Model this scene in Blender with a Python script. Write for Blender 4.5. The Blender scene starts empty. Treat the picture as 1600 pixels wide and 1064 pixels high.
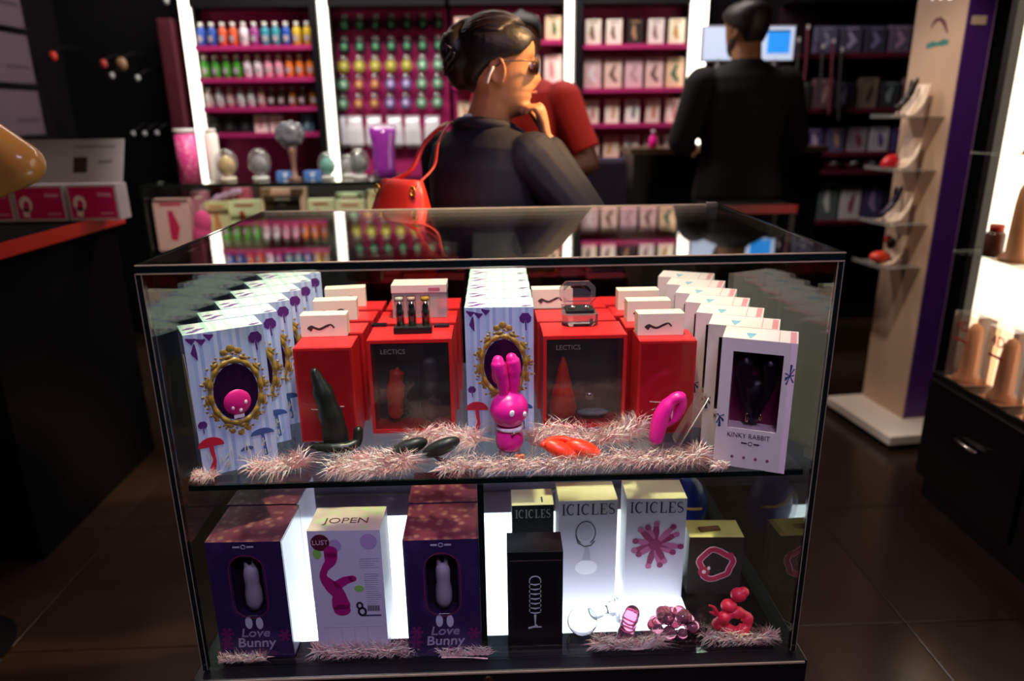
import bpy, bmesh, math, random
from math import sin, cos, pi, radians, sqrt, atan2, exp
from mathutils import Vector, Matrix
random.seed(7)
sc = bpy.context.scene
col = sc.collection

# ------------------------------------------------------------------ camera
T = 1.14                     # top of the glass display case
CAM = Vector((-.0054, -1.0124, T + .1931))
PITCH, YAW, ROLL, FPX = .3023, .0278, -.0134, 1126.8
fw = Vector((sin(YAW)*cos(PITCH), cos(YAW)*cos(PITCH), -sin(PITCH)))
rt0 = Vector((cos(YAW), -sin(YAW), 0)); up0 = rt0.cross(fw)
rt = rt0*cos(ROLL) + up0*sin(ROLL); up = up0*cos(ROLL) - rt0*sin(ROLL)
cam = bpy.data.cameras.new('camera'); camo = bpy.data.objects.new('camera', cam); col.objects.link(camo)
M = Matrix((rt, up, -fw)).transposed().to_4x4(); M.translation = CAM
camo.matrix_world = M
cam.sensor_fit = 'HORIZONTAL'; cam.sensor_width = 36; cam.lens = 36*FPX/1600
cam.clip_start = .02; cam.clip_end = 60
cam.dof.use_dof = True; cam.dof.focus_distance = 1.2; cam.dof.aperture_fstop = 2.1
sc.camera = camo

def ray(x, y): return fw + rt*((x-800)/FPX) - up*((y-532)/FPX)
def atz(x, y, z): d = ray(x, y); return CAM + d*((z-CAM.z)/d.z)
def aty(x, y, Y): d = ray(x, y); return CAM + d*((Y-CAM.y)/d.y)
def atx(x, y, X): d = ray(x, y); return CAM + d*((X-CAM.x)/d.x)

# ------------------------------------------------------------------ world, exposure, lamps
w = bpy.data.worlds.new('world'); sc.world = w; w.use_nodes = True
w.node_tree.nodes['Background'].inputs[0].default_value = (.5, .5, .6, 1)
w.node_tree.nodes['Background'].inputs[1].default_value = .02
sc.view_settings.view_transform = 'Standard'; sc.view_settings.look = 'None'
sc.view_settings.exposure = 0.0; sc.view_settings.gamma = 1
sc.view_settings.use_curve_mapping = False
try:
    sc.cycles.use_denoising = True; sc.cycles.max_bounces = 10; sc.cycles.transparent_max_bounces = 40
    sc.cycles.sample_clamp_indirect = 4; sc.cycles.caustics_reflective = False; sc.cycles.caustics_refractive = False
except Exception: pass
def spot(name, loc, aim, watts, color, angle, blend=.6, size=.06):
    l = bpy.data.lights.new(name, 'SPOT'); l.energy = watts; l.color = color
    l.spot_size = radians(angle); l.spot_blend = blend; l.shadow_soft_size = size
    o = bpy.data.objects.new(name, l); col.objects.link(o); o.location = loc
    o.rotation_euler = (Vector(aim)-Vector(loc)).to_track_quat('-Z', 'Y').to_euler()
    return o
WARM = (1, .74, .5); SOFT = (1, .86, .72)
spot('ceiling_spot', (.05, .12, 2.75), (.0, .27, .9), 330, (1, .78, .6), 40)
spot('ceiling_spot', (-.75, -.2, 2.75), (-.35, .25, .9), 60, (.86, .9, 1), 40)
spot('ceiling_spot', (1.25, .75, 2.6), (.08, .9, 1.38), 420, (1, .6, .28), 22)
spot('ceiling_spot', (.9, .9, 2.75), (.4, 2.4, 1.3), 60, WARM, 26)
spot('ceiling_spot', (.7, .9, 2.75), (1.75, 1.8, .9), 120, SOFT, 40)
spot('ceiling_spot', (-.6, .9, 2.75), (-.85, 2.1, 1.0), 200, SOFT, 40)
spot('ceiling_spot', (-1.0, .2, 2.75), (-1.4, 1.1, 1.1), 34, WARM, 46)
def area(name, loc, aim, watts, color, sx, sy, spread=180):
    l = bpy.data.lights.new(name, 'AREA'); l.shape = 'RECTANGLE'; l.size = sx; l.size_y = sy; l.energy = watts; l.color = color; l.spread = radians(spread)
    o = bpy.data.objects.new(name, l); col.objects.link(o); o.location = loc
    o.rotation_euler = (Vector(aim)-Vector(loc)).to_track_quat('-Z', 'Y').to_euler()
area('fill_light', (.3, -1.3, 2.8), (.05, .1, .7), 8.5, (.82, .58, 1), .9, .5, 60)  # unseen purple fill, added for the mauve tint on the box fronts
area('fill_light', (-.2, 2.75, 2.82), (-.2, 3.4, 1.4), 75, (1, .9, .85), 3.0, .3)  # unseen wide fill, added to brighten the back racks

# ------------------------------------------------------------------ materials
def lin(h):
    h = h.lstrip('#'); r = []
    for i in (0, 2, 4):
        c = int(h[i:i+2], 16)/255; r.append(c/12.92 if c <= .04045 else ((c+.055)/1.055)**2.4)
    return r
MATS = {}
def pm(name, hx, rough=.5, metal=0, nz=.1, sc_=25, spec=.5, coat=0, emit=0, trans=0, ior=1.45, bump=0, sss=0, alpha=1):
    if name in MATS: return MATS[name]
    m = bpy.data.materials.new(name); m.use_nodes = True; N = m.node_tree.nodes; L = m.node_tree.links
    b = N['Principled BSDF']; c = lin(hx)
    tc = N.new('ShaderNodeTexCoord'); no = N.new('ShaderNodeTexNoise'); no.inputs['Scale'].default_value = sc_; no.inputs['Detail'].default_value = 3
    L.new(tc.outputs['Object'], no.inputs['Vector'])
    mx = N.new('ShaderNodeMix'); mx.data_type = 'RGBA'
    mx.inputs[6].default_value = [min(1, v*(1-nz)) for v in c]+[1]; mx.inputs[7].default_value = [min(1, v*(1+nz)+nz*.004) for v in c]+[1]
    L.new(no.outputs[0], mx.inputs[0]); L.new(mx.outputs[2], b.inputs['Base Color'])
    b.inputs['Roughness'].default_value = rough; b.inputs['Metallic'].default_value = metal
    b.inputs['Specular IOR Level'].default_value = spec; b.inputs['Coat Weight'].default_value = coat; b.inputs['Coat Roughness'].default_value = .08
    b.inputs['IOR'].default_value = ior; b.inputs['Transmission Weight'].default_value = trans
    if sss: b.inputs['Subsurface Weight'].default_value = sss; b.inputs['Subsurface Radius'].default_value = (.012, .005, .003); b.inputs['Subsurface Scale'].default_value = .6
    if emit: L.new(mx.outputs[2], b.inputs['Emission Color']); b.inputs['Emission Strength'].default_value = emit
    if bump:
        bp = N.new('ShaderNodeBump'); bp.inputs['Strength'].default_value = bump; bp.inputs['Distance'].default_value = .004
        L.new(no.outputs[0], bp.inputs['Height']); L.new(bp.outputs[0], b.inputs['Normal'])
    MATS[name] = m; return m
def glass(name, tint='#f4fbf7', base=.04, rough=0.0, haze=0.0):
    """thin clear pane: see-through, mirror-like towards grazing angles (Fresnel)"""
    if name in MATS: return MATS[name]
    m = bpy.data.materials.new(name); m.use_nodes = True; N = m.node_tree.nodes; L = m.node_tree.links
    N.remove(N['Principled BSDF']); out = N['Material Output']
    lw = N.new('ShaderNodeLayerWeight'); lw.inputs[0].default_value = .5
    p = N.new('ShaderNodeMath'); p.operation = 'POWER'; p.inputs[1].default_value = 5; L.new(lw.outputs['Facing'], p.inputs[0])
    ma = N.new('ShaderNodeMath'); ma.operation = 'MULTIPLY_ADD'; ma.inputs[1].default_value = 1-base; ma.inputs[2].default_value = base; L.new(p.outputs[0], ma.inputs[0])
    tr = N.new('ShaderNodeBsdfTransparent'); tr.inputs[0].default_value = lin(tint)+[1]
    gl = N.new('ShaderNodeBsdfGlossy'); gl.inputs['Roughness'].default_value = rough; gl.inputs[0].default_value = (1, 1, 1, 1)
    no = N.new('ShaderNodeTexNoise'); no.inputs['Scale'].default_value = 6
    mr = N.new('ShaderNodeMapRange'); mr.inputs[3].default_value = rough; mr.inputs[4].default_value = rough+.015
    L.new(no.outputs[0], mr.inputs[0]); L.new(mr.outputs[0], gl.inputs['Roughness'])
    mix = N.new('ShaderNodeMixShader'); L.new(ma.outputs[0], mix.inputs[0]); L.new(tr.outputs[0], mix.inputs[1]); L.new(gl.outputs[0], mix.inputs[2])
    last = mix
    if haze:
        df = N.new('ShaderNodeBsdfDiffuse'); df.inputs[0].default_value = lin('#dcdcdc')+[1]
        m2 = N.new('ShaderNodeMixShader'); m2.inputs[0].default_value = haze; L.new(mix.outputs[0], m2.inputs[1]); L.new(df.outputs[0], m2.inputs[2]); last = m2
    L.new(last.outputs[0], out.inputs[0]); MATS[name] = m; return m
def stripes(name, cols, scale, axis='X', rough=.4, coat=.2):
    if name in MATS: return MATS[name]
    m = bpy.data.materials.new(name); m.use_nodes = True; N = m.node_tree.nodes; L = m.node_tree.links
    b = N['Principled BSDF']; tc = N.new('ShaderNodeTexCoord'); sp = N.new('ShaderNodeSeparateXYZ'); L.new(tc.outputs['Object'], sp.inputs[0])
    mu = N.new('ShaderNodeMath'); mu.operation = 'MULTIPLY_ADD'; mu.inputs[1].default_value = scale; mu.inputs[2].default_value = 50; L.new(sp.outputs[axis], mu.inputs[0])
    fr = N.new('ShaderNodeMath'); fr.operation = 'FRACT'; L.new(mu.outputs[0], fr.inputs[0])
    cr = N.new('ShaderNodeValToRGB'); cr.color_ramp.interpolation = 'CONSTANT'; L.new(fr.outputs[0], cr.inputs[0])
    e = cr.color_ramp.elements
    while len(e) < len(cols): e.new(.5)
    for i, h in enumerate(cols): e[i].position = i/len(cols); e[i].color = lin(h)+[1]
    L.new(cr.outputs[0], b.inputs['Base Color']); b.inputs['Roughness'].default_value = rough; b.inputs['Coat Weight'].default_value = coat
    MATS[name] = m; return m
def brocade(name, h1, h2, scale, rough=.4):
    if name in MATS: return MATS[name]
    m = bpy.data.materials.new(name); m.use_nodes = True; N = m.node_tree.nodes; L = m.node_tree.links
    b = N['Principled BSDF']; tc = N.new('ShaderNodeTexCoord'); vo = N.new('ShaderNodeTexVoronoi'); vo.inputs['Scale'].default_value = scale; L.new(tc.outputs['Object'], vo.inputs['Vector'])
    cr = N.new('ShaderNodeValToRGB'); L.new(vo.outputs['Distance'], cr.inputs[0])
    cr.color_ramp.elements[0].color = lin(h2)+[1]; cr.color_ramp.elements[0].position = .1; cr.color_ramp.elements[1].color = lin(h1)+[1]; cr.color_ramp.elements[1].position = .5
    L.new(cr.outputs[0], b.inputs['Base Color']); b.inputs['Roughness'].default_value = rough; b.inputs['Coat Weight'].default_value = .3
    MATS[name] = m; return m
def lightmat(name, hx, s):
    if name in MATS: return MATS[name]
    m = bpy.data.materials.new(name); m.use_nodes = True; N = m.node_tree.nodes; L = m.node_tree.links
    b = N['Principled BSDF']; b.inputs['Base Color'].default_value = lin(hx)+[1]; b.inputs['Emission Color'].default_value = lin(hx)+[1]; b.inputs['Emission Strength'].default_value = s
    b.inputs['Roughness'].default_value = .35; MATS[name] = m; return m
def flat(hx, rough=.5, nz=.06, coat=0): return pm('print_'+hx+str(rough), hx, rough, nz=nz, coat=coat)

# ------------------------------------------------------------------ mesh builder
class MB:
    def __init__(s): s.v = []; s.f = []; s.m = []
    def add(s, vs, fs, mi=0, M=None):
        o = len(s.v)
        for p in vs:
            p = Vector(p); s.v.append(tuple(M @ p if M else p))
        for f in fs: s.f.append([i+o for i in f]); s.m.append(mi)
        return s
    def box(s, x0, x1, y0, y1, z0, z1, mi=0, M=None, top=None):
        vs = [(x, y, z) for z in (z0, z1) for y in (y0, y1) for x in (x0, x1)]
        fs = [(0, 2, 3, 1), (4, 5, 7, 6), (0, 1, 5, 4), (2, 6, 7, 3), (0, 4, 6, 2), (1, 3, 7, 5)]
        o = len(s.m); s.add(vs, fs, mi, M)
        if top is not None: s.m[o+1] = top
        return s
    def loft(s, rings, mi=0, caps=True, M=None, closed=False):
        n = len(rings[0]); vs = [p for r in rings for p in r]; fs = []
        R = len(rings)
        for i in range(R if closed else R-1):
            a = i*n; b = ((i+1) % R)*n
            for j in range(n):
                k = (j+1) % n; fs.append((a+j, a+k, b+k, b+j))
        if caps and not closed: fs.append(tuple(range(n-1, -1, -1))); fs.append(tuple((R-1)*n+j for j in range(n)))
        return s.add(vs, fs, mi, M)
    def lathe(s, prof, n=20, c=(0, 0, 0), mi=0, M=None, sx=1, sy=1):
        c = Vector(c)
        return s.loft([[c+Vector((max(r, 1e-5)*cos(2*pi*j/n)*sx, max(r, 1e-5)*sin(2*pi*j/n)*sy, z)) for j in range(n)] for r, z in prof], mi, True, M)
    def ell(s, c, r, n=16, m=10, mi=0, M=None):
        if not hasattr(r, '__len__'): r = (r, r, r)
        pr = [(sin(pi*i/m), -cos(pi*i/m)) for i in range(m+1)]
        c = Vector(c)
        return s.loft([[c+Vector((max(a, 1e-4)*r[0]*cos(2*pi*j/n), max(a, 1e-4)*r[1]*sin(2*pi*j/n), z*r[2])) for j in range(n)] for a, z in pr], mi, True, M)
    def tube(s, pts, rad, n=8, mi=0, closed=False, M=None, round_=False, flatten=1, nrm=None):
        pts = [Vector(p) for p in pts]; R = len(pts)
        if not hasattr(rad, '__len__'): rad = [rad]*R
        rad = list(rad)
        if round_ and not closed:
            d0 = (pts[0]-pts[1]).normalized(); d1 = (pts[-1]-pts[-2]).normalized()
            a = []; b = []
            for t in (1.0, .92, .7, .38): a.append((pts[0]+d0*rad[0]*t, rad[0]*sqrt(max(0, 1-t*t))+1e-5))
            for t in (.38, .7, .92, 1.0): b.append((pts[-1]+d1*rad[-1]*t, rad[-1]*sqrt(max(0, 1-t*t))+1e-5))
            pts = [p for p, _ in a]+pts+[p for p, _ in b]; rad = [q for _, q in a]+rad+[q for _, q in b]; R = len(pts)
        rings = []; pn = None
        for i in range(R):
            if closed: d = pts[(i+1) % R]-pts[i-1]
            else: d = pts[min(i+1, R-1)]-pts[max(i-1, 0)]
            if d.length < 1e-9: d = Vector((0, 0, 1))
            d.normalize()
            if pn is None:
                a = Vector(nrm) if nrm else (Vector((0, 0, 1)) if abs(d.z) < .9 else Vector((1, 0, 0)))
                pn = (a-d*a.dot(d)).normalized()
            else:
                q = pn-d*pn.dot(d); pn = q.normalized() if q.length > 1e-6 else pn
            bn = d.cross(pn)
            rings.append([pts[i]+(pn*cos(2*pi*j/n)*flatten+bn*sin(2*pi*j/n))*rad[i] for j in range(n)])
        return s.loft(rings, mi, True, M, closed)
    def poly(s, p2, y=0, th=.0004, mi=0, M=None):
        """extruded outline in the XZ plane, its face towards -y at y, thickness th behind"""
        n = len(p2); vs = [(x, y, z) for x, z in p2]+[(x, y+th, z) for x, z in p2]
        fs = [tuple(range(n)), tuple(range(2*n-1, n-1, -1))]+[(j, j+n, (j+1) % n+n, (j+1) % n) for j in range(n)]
        return s.add(vs, fs, mi, M)
    def stroke(s, p2, wd, y=0, th=.0004, mi=0, M=None, closed=False):
        R = len(p2)
        if not hasattr(wd, '__len__'): wd = [wd]*R
        L = []; Q = []
        for i in range(R):
            a = p2[i-1] if (i > 0 or closed) else p2[i]; b = p2[(i+1) % R] if (i < R-1 or closed) else p2[i]
            d = Vector((b[0]-a[0], b[1]-a[1])); d = d.normalized() if d.length > 1e-9 else Vector((1, 0)); nn = Vector((-d.y, d.x))*wd[i]*.5
            L.append((p2[i][0]+nn.x, p2[i][1]+nn.y)); Q.append((p2[i][0]-nn.x, p2[i][1]-nn.y))
        for i in range(R if closed else R-1):
            k = (i+1) % R; s.poly([Q[i], Q[k], L[k], L[i]], y, th, mi, M)
        return s
    def disc(s, cx, cz, rx, rz, y=0, th=.0004, n=24, mi=0, M=None):
        return s.poly([(cx+rx*cos(2*pi*j/n), cz+rz*sin(2*pi*j/n)) for j in range(n)], y, th, mi, M)
    def mesh(s, name, mats, smooth=False, bev=0):
        me = bpy.data.meshes.new(name); me.from_pydata(s.v, [], s.f)
        if not isinstance(mats, (list, tuple)): mats = [mats]
        for m in mats: me.materials.append(m)
        me.polygons.foreach_set('material_index', s.m)
        bm = bmesh.new(); bm.from_mesh(me)
        if bev: bmesh.ops.bevel(bm, geom=bm.edges[:], offset=bev, segments=2, affect='EDGES', profile=.5)
        bmesh.ops.recalc_face_normals(bm, faces=bm.faces[:]); bm.to_mesh(me); bm.free()
        if smooth: me.polygons.foreach_set('use_smooth', [True]*len(me.polygons))
        me.update(); return me
    def build(s, name, mats, parent=None, smooth=False, bev=0, loc=None, rot=None):
        return link(name, s.mesh(name, mats, smooth, bev), parent, loc, rot)
def link(name, me, parent=None, loc=None, rot=None):
    o = bpy.data.objects.new(name, me); col.objects.link(o)
    if parent: o.parent = parent
    if loc is not None: o.location = loc
    if rot is not None: o.rotation_euler = rot
    return o
def tag(o, label, cat, group=None, kind=None):
    o['label'] = label; o['category'] = cat
    if group: o['group'] = group
    if kind: o['kind'] = kind
    return o
def thing(name, label, cat, loc=(0, 0, 0), rz=0, group=None):
    o = bpy.data.objects.new(name, None); col.objects.link(o); o.location = loc; o.rotation_euler = (0, 0, rz); o.empty_display_size = .02
    return tag(o, label, cat, group)
def struct(o): o['kind'] = 'structure'; return o
def dup(o, loc=None, rz=None, label=None, parent=None):
    c = o.copy(); col.objects.link(c); c.parent = parent
    if loc is not None: c.location = loc
    if rz is not None: c.rotation_euler = (0, 0, rz)
    if label: c['label'] = label
    for ch in [q for q in o.children]: dup(ch, parent=c)
    return c
def text(name, body, size, mat, parent, x, y, z, sx=1, shear=0, ext=.0002, bold=0, label=None):
    cu = bpy.data.curves.new(name, 'FONT'); cu.body = body; cu.size = size; cu.align_x = 'CENTER'; cu.align_y = 'CENTER'; cu.extrude = ext/sx if sx else ext; cu.shear = shear; cu.offset = bold; cu.resolution_u = 3
    t = bpy.data.objects.new(name, cu); col.objects.link(t)
    dg = bpy.context.evaluated_depsgraph_get(); me = bpy.data.meshes.new_from_object(t.evaluated_get(dg))
    bpy.data.objects.remove(t); bpy.data.curves.remove(cu)
    me.transform(Matrix.Rotation(pi/2, 4, 'X') @ Matrix.Diagonal((sx, 1, 1, 1)))
    me.materials.clear(); me.materials.append(mat)
    return link(name, me, parent, (x, y, z))
def organic(name, mb, vox, mat, parent=None, smooth=3):
    """one continuous surface out of overlapping volumes"""
    me = mb.mesh(name, mat); o = bpy.data.objects.new(name, me); col.objects.link(o)
    r = o.modifiers.new('r', 'REMESH'); r.mode = 'VOXEL'; r.voxel_size = vox; r.use_smooth_shade = True
    if smooth: q = o.modifiers.new('s', 'SMOOTH'); q.factor = .5; q.iterations = smooth
    dg = bpy.context.evaluated_depsgraph_get(); m2 = bpy.data.meshes.new_from_object(o.evaluated_get(dg))
    bpy.data.objects.remove(o); bpy.data.meshes.remove(me)
    m2.materials.clear(); m2.materials.append(mat); m2.polygons.foreach_set('material_index', [0]*len(m2.polygons))
    m2.polygons.foreach_set('use_smooth', [True]*len(m2.polygons)); m2.name = name
    return link(name, m2, parent)
def arc(cx, cz, rx, rz, a0, a1, n=16): return [(cx+rx*cos(radians(a0+(a1-a0)*i/n)), cz+rz*sin(radians(a0+(a1-a0)*i/n))) for i in range(n+1)]
def spl(pts, k=6):
    """smooth curve through points"""
    P = [Vector(p) for p in pts]; out = []
    for i in range(len(P)-1):
        a, b, c, d = P[max(i-1, 0)], P[i], P[i+1], P[min(i+2, len(P)-1)]
        for t in range(k):
            t /= k; out.append(.5*((2*b)+(c-a)*t+(2*a-5*b+4*c-d)*t*t+(3*b-a-3*c+d)*t**3))
    return out+[P[-1]]
# ------------------------------------------------------------------ the room
dark = pm('wall_paint_black', '#08070a', .9, nz=.3, sc_=4, spec=.15)
XL, XR, YF, YB, ZC = -2.5, 2.9, -3.0, 3.62, 2.9
tile_m = pm('floor_tile_stone', '#2b1f17', .2, nz=.35, sc_=5, spec=.6)
fl = struct(MB().box(XL-.1, XR+.1, YF-.1, YB+.1, -.12, -.006).build('floor', pm('floor_grout', '#120e0c', .7)))
tile = MB().box(-.2985, .2985, -.2985, .2985, -.0065, 0).mesh('tile', tile_m, bev=.0015)
for i in range(9):
    for j in range(11): link('tile', tile, fl, (XL+.3+.6*i, YF+.3+.6*j, 0))
struct(MB().box(XL-.1, XR+.1, YB, YB+.1, 0, ZC).build('wall_back', dark))
struct(MB().box(XL-.1, XL, YF, YB, 0, ZC).build('wall_left', dark))
struct(MB().box(XR, XR+.1, YF, YB, 0, ZC).build('wall_right', dark))
struct(MB().box(XL-.1, XR+.1, YF-.1, YF, 0, ZC).build('wall_front', dark))
struct(MB().box(XL-.1, XR+.1, YF-.1, YB+.1, ZC, ZC+.1).build('ceiling', pm('ceiling_black', '#0c0b0f', .7)))

# ------------------------------------------------------------------ glass display case
W2, D, ZS, Z0 = .5, .59, T-.356, T-.697
g_pane = glass('pane_glass'); g_edge = pm('glass_edge_green', '#0a1612', .12, nz=.3); metal = pm('edge_channel', '#a89a7c', .45, .4, nz=.15)
blk = pm('cabinet_black', '#0b0b0d', .3, nz=.2); g_shelf = glass('shelf_glass', '#f6fcf9')
case = thing('display_case', 'glass topped display case with lit floor and black base full of boxed products', 'display case', (0, 0, 0))
MB().box(-W2, W2, 0, D, T-.0085, T-.0005).build('top_pane', g_pane, case)
MB().box(-W2+.007, W2-.007, .0015, .0075, Z0+.004, T-.009).build('front_pane', g_pane, case)
for sgn in (-1, 1):
    x = sgn*(W2-.0035)
    MB().box(x-.003, x+.003, .008, D-.008, Z0+.004, T-.009).build('side_pane', g_pane, case)
e = MB().box(-W2-.003, W2+.003, -.004, 0, T-.011, T).build('top_edge', g_edge, case)
for z in (T-.0005, T-.0125): MB().box(-W2-.003, W2+.003, -.0052, -.002, z-.0008, z+.0008).build('edge_trim', metal, e)
for sgn in (-1, 1):
    x = sgn*W2
    c = MB().box(x-.0055, x+.0035, -.002, .0085, Z0+.004, T-.011).build('corner_post', g_edge, case)
    for dx in (-.0055, .003): MB().box(x+dx-.0004, x+dx+.0004, -.003, -.0015, Z0+.006, T-.012).build('edge_trim', metal, c)
    MB().box(x-.003, x+.003, 0, D, T-.0095, T+.0004).build('top_side_edge', g_edge, case)
MB().box(-W2, W2, D-.002, D+.003, T-.0095, T+.001).build('top_back_edge', metal, case)
MB().box(-.012, .012, D-.01, D+.006, T-.03, T+.004).build('hinge_clip', pm('clip_steel', '#c9c2b4', .25, 1), case, loc=(.485, 0, 0))
MB().box(-W2+.008, W2-.008, D-.008, D-.003, Z0+.004, ZS-.001).build('back_panel', pm('back_board', '#5a5266', .3, nz=.15), case)
MB().box(-W2+.008, W2-.008, D-.008, D-.003, ZS, T-.009).build('back_pane', glass('back_glass_smoke', '#b0a8a8', .05), case)
MB().box(-W2+.012, W2-.012, .02, D-.012, ZS-.008, ZS).build('glass_shelf', g_shelf, case)
MB().box(-W2+.012, W2-.012, .0155, .0198, ZS-.0085, ZS+.0005).build('shelf_edge', g_edge, case)
MB().box(-.0345, -.0265, .016, .3, Z0+.003, ZS-.009).build('divider_pane', g_shelf, case)
MB().box(-.0355, -.0255, .012, .0158, Z0+.003, ZS-.009).build('divider_edge', g_edge, case)
base = MB().box(-W2-.018, W2+.018, -.02, D+.01, .06, Z0).build('base_cabinet', blk, case, bev=.002)
MB().box(-W2-.012, W2+.012, -.0232, -.0202, Z0-.0035, Z0-.0005).build('base_trim', metal, base)
MB().box(-W2+.02, W2-.02, .02, D-.02, 0, .06).build('plinth', blk, case)
MB().box(-.47, .47, .009, .062, Z0, Z0+.003).build('floor_strip', pm('floor_strip_black', '#0d0b0e', .08, spec=.7), case)
YLP = atz(630, 808, Z0).y
MB().box(-.47, .345, .066, YLP, Z0+.0005, Z0+.0035).build('light_panel', lightmat('light_box_white', '#eef2ff', 3.2), case)
MB().box(.35, .487, .066, D-.01, Z0+.0003, Z0+.003).build('floor_plate', pm('floor_plate_dark', '#1a1512', .12), case)
MB().box(-.47, .345, YLP+.002, D-.01, Z0+.0003, Z0+.003).build('floor_plate', pm('floor_plate_mauve', '#8a8298', .3), case)
lk = MB().lathe([(.0095, 0), (.0095, .004), (.008, .005), (.008, .0055), (.0001, .0055)], 20).build('lock', pm('lock_brass', '#8b7a5a', .3, 1), case, smooth=False, loc=(-.026, -.02, Z0-.0165), rot=(pi/2, 0, 0))
MB().box(-.0008, .0008, -.004, .004, .0055, .0062).build('keyhole', pm('keyhole_black', '#050505', .6), lk)

# ------------------------------------------------------------------ product boxes on the upper shelf
gold = pm('print_gold_ornate', '#a9823a', .35, .25, nz=.5, sc_=160)
def rightfl(px, py, z, rz, w):
    """place a box by the pixel of its front bottom left corner standing at height z"""
    p = atz(px, py, z); return p+Vector((cos(rz)*w/2, sin(rz)*w/2, 0))
def alice():
    w, h, d = .118, .238, .064
    t = thing('gift_box', '', 'box')
    b = MB().box(-w/2, w/2, 0, d, 0, h, 0, top=1)
    b.build('carton', [stripes('carton_blue_stripes', ['#bccbe8', '#aebde2', '#ccd6ec', '#a2b2dc', '#c6cdea'], 36), stripes('carton_mint_top', ['#f3faf0', '#c8ead8', '#eef6ee', '#d9efe4', '#f8f4ee'], 30)], t)
    cx, cz = .006, .134
    MB().disc(cx, cz, .034, .047, -.0006, .0006, 32).build('window', pm('window_plum', '#2c1030', .2, coat=.5), t)
    fr = MB(); pts = []; rad = []
    for j in range(56):
        a = 2*pi*j/56; pts.append((cx+.0385*cos(a), -.0022, cz+.0525*sin(a))); rad.append(.0052+.0012*sin(a*14))
    fr.tube(pts, rad, 6, closed=True)
    fr.tube([(cx+.0445*cos(a), -.0018, cz+.0595*sin(a)) for a in [2*pi*j/72 for j in range(72)]], [.0034+.0016*sin(j*pi/3) for j in range(72)], 5, closed=True)
    for j in range(44):
        a = 2*pi*j/44+.05*sin(j*5); rr = 1.07+.05*sin(j*2.3); tw = a+(.7 if j % 2 else -.7)
        px_, pz_ = cx+.0455*rr*cos(a), cz+.0605*rr*sin(a); l_ = .0058+.002*sin(j*1.7)
        fr.tube([(px_-l_*cos(tw), -.0022, pz_-l_*sin(tw)), (px_, -.003, pz_), (px_+l_*cos(tw+.9), -.0018, pz_+l_*sin(tw+.9))], [.0012, .0031, .0014], 5)
    for dx, dz, r in ((0, .072, .009), (-.011, .067, .0075), (.011, .067, .0075), (0, -.071, .007), (-.012, -.066, .006), (.012, -.066, .006)): fr.ell((cx+dx, -.002, cz+dz), (r, .0036, r), 8, 6)
    fr.build('ornate_frame', gold, t, True, loc=(0, .0042, 0))
    bl = MB().ell((cx, .001, cz-.018), (.022, .0065, .0225), 20, 12).build('product_head', pm('pink_silicone', '#e0217f', .35), t, True)
    ey = MB()
    for x, z in ((-.008, -.028), (.012, -.022), (.003, -.034)): ey.ell((cx+x, -.0035, cz+z+.003), (.0032, .002, .0042), 8, 6)
    ey.build('face_dots', flat('#f6d9e4'), bl)
    MB().box(cx-.008, cx+.008, -.0014, -.0006, cz-.045, cz-.039).build('collar', flat('#f3e3ea'), bl)
    fl_ = MB()
    def tulip(x, z, s):
        fl_.poly([(x-s, z+.3*s), (x-.9*s, z-.4*s), (x-.3*s, z-.8*s), (x, z-.2*s), (x+.3*s, z-.8*s), (x+.9*s, z-.4*s), (x+s, z+.3*s), (x+.5*s, z+s), (x-.5*s, z+s)], -.0005, .0005)
        fl_.stroke([(x, z-.4*s), (x+.1*s, z-1.9*s)], .22*s, -.0005)
    tulip(.045, .217, .0105); tulip(-.05, .088, .007)
    for a, b2 in ((-.052, .226), (-.038, .223), (-.026, .229)): fl_.stroke([(a-.004, b2+.006), (a+.004, b2), (a+.01, b2+.004)], [.002, .01, .002], -.0005)
    fl_.stroke([(-.045, .222), (-.047, .208), (-.043, .196)], [.002, .009, .001], -.0005)
    fl_.build('flower_print', flat('#5a2470'), t)
    mu = MB().poly(arc(-.042, .05, .02, .016, 0, 180, 10), -.0005).stroke([(-.042, .05), (-.04, .024), (-.046, .006)], [.007, .006, .011], -.0006)
    mu.build('red_mushroom_print', flat('#c4203a'), t)
    MB().poly(arc(.038, .052, .019, .011, 0, 180, 10), -.0005).stroke([(.038, .052), (.041, .012)], .005, -.0005).poly(arc(.012, .03, .011, .007, 0, 180, 8), -.0005).build('blue_mushroom_print', flat('#3c5590'), t)
    sw = MB(); random.seed(3)
    for i in range(26): x = random.uniform(-.052, .05); z = random.uniform(.006, .032); sw.stroke([(x, z), (x+random.uniform(-.006, .006), z+random.uniform(.005, .014))], .0016, -.0007)
    sw.build('grass_print', flat('#d8d0b0'), t)
    tp = MB(); MX = Matrix.Translation((0, 0, h)) @ Matrix.Rotation(-pi/2, 4, 'X')
    for x, z in ((-.045, .012), (-.034, .022), (-.047, .034), (.046, .008)):
        tp.stroke([(x-.008, z-.003), (x, z), (x+.01, z+.003)], [.002, .009, .002], -.0004, .0004, 0, Matrix.Translation((0, 0, h)) @ Matrix.Rotation(-pi/2, 4, 'X'))
    tp.build('top_flower_print', flat('#7a3c8c'), t)
    # wrap-round oval on the left side
    sd = MB(); MS = Matrix.Translation((-w/2, d/2, 0)) @ Matrix.Rotation(-pi/2, 4, 'Z')
    sd.disc(0, .13, .024, .07, -.0006, .0006, 24, 0, MS); sd.build('side_oval_print', flat('#e8d9ae'), t)
    return t
a0 = alice()
g1 = 'storybook gift boxes left row'; rzA = radians(29); fl0 = Vector((-.474, .045, ZS))
offs = Vector((cos(rzA)*.059, sin(rzA)*.059, 0))
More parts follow.
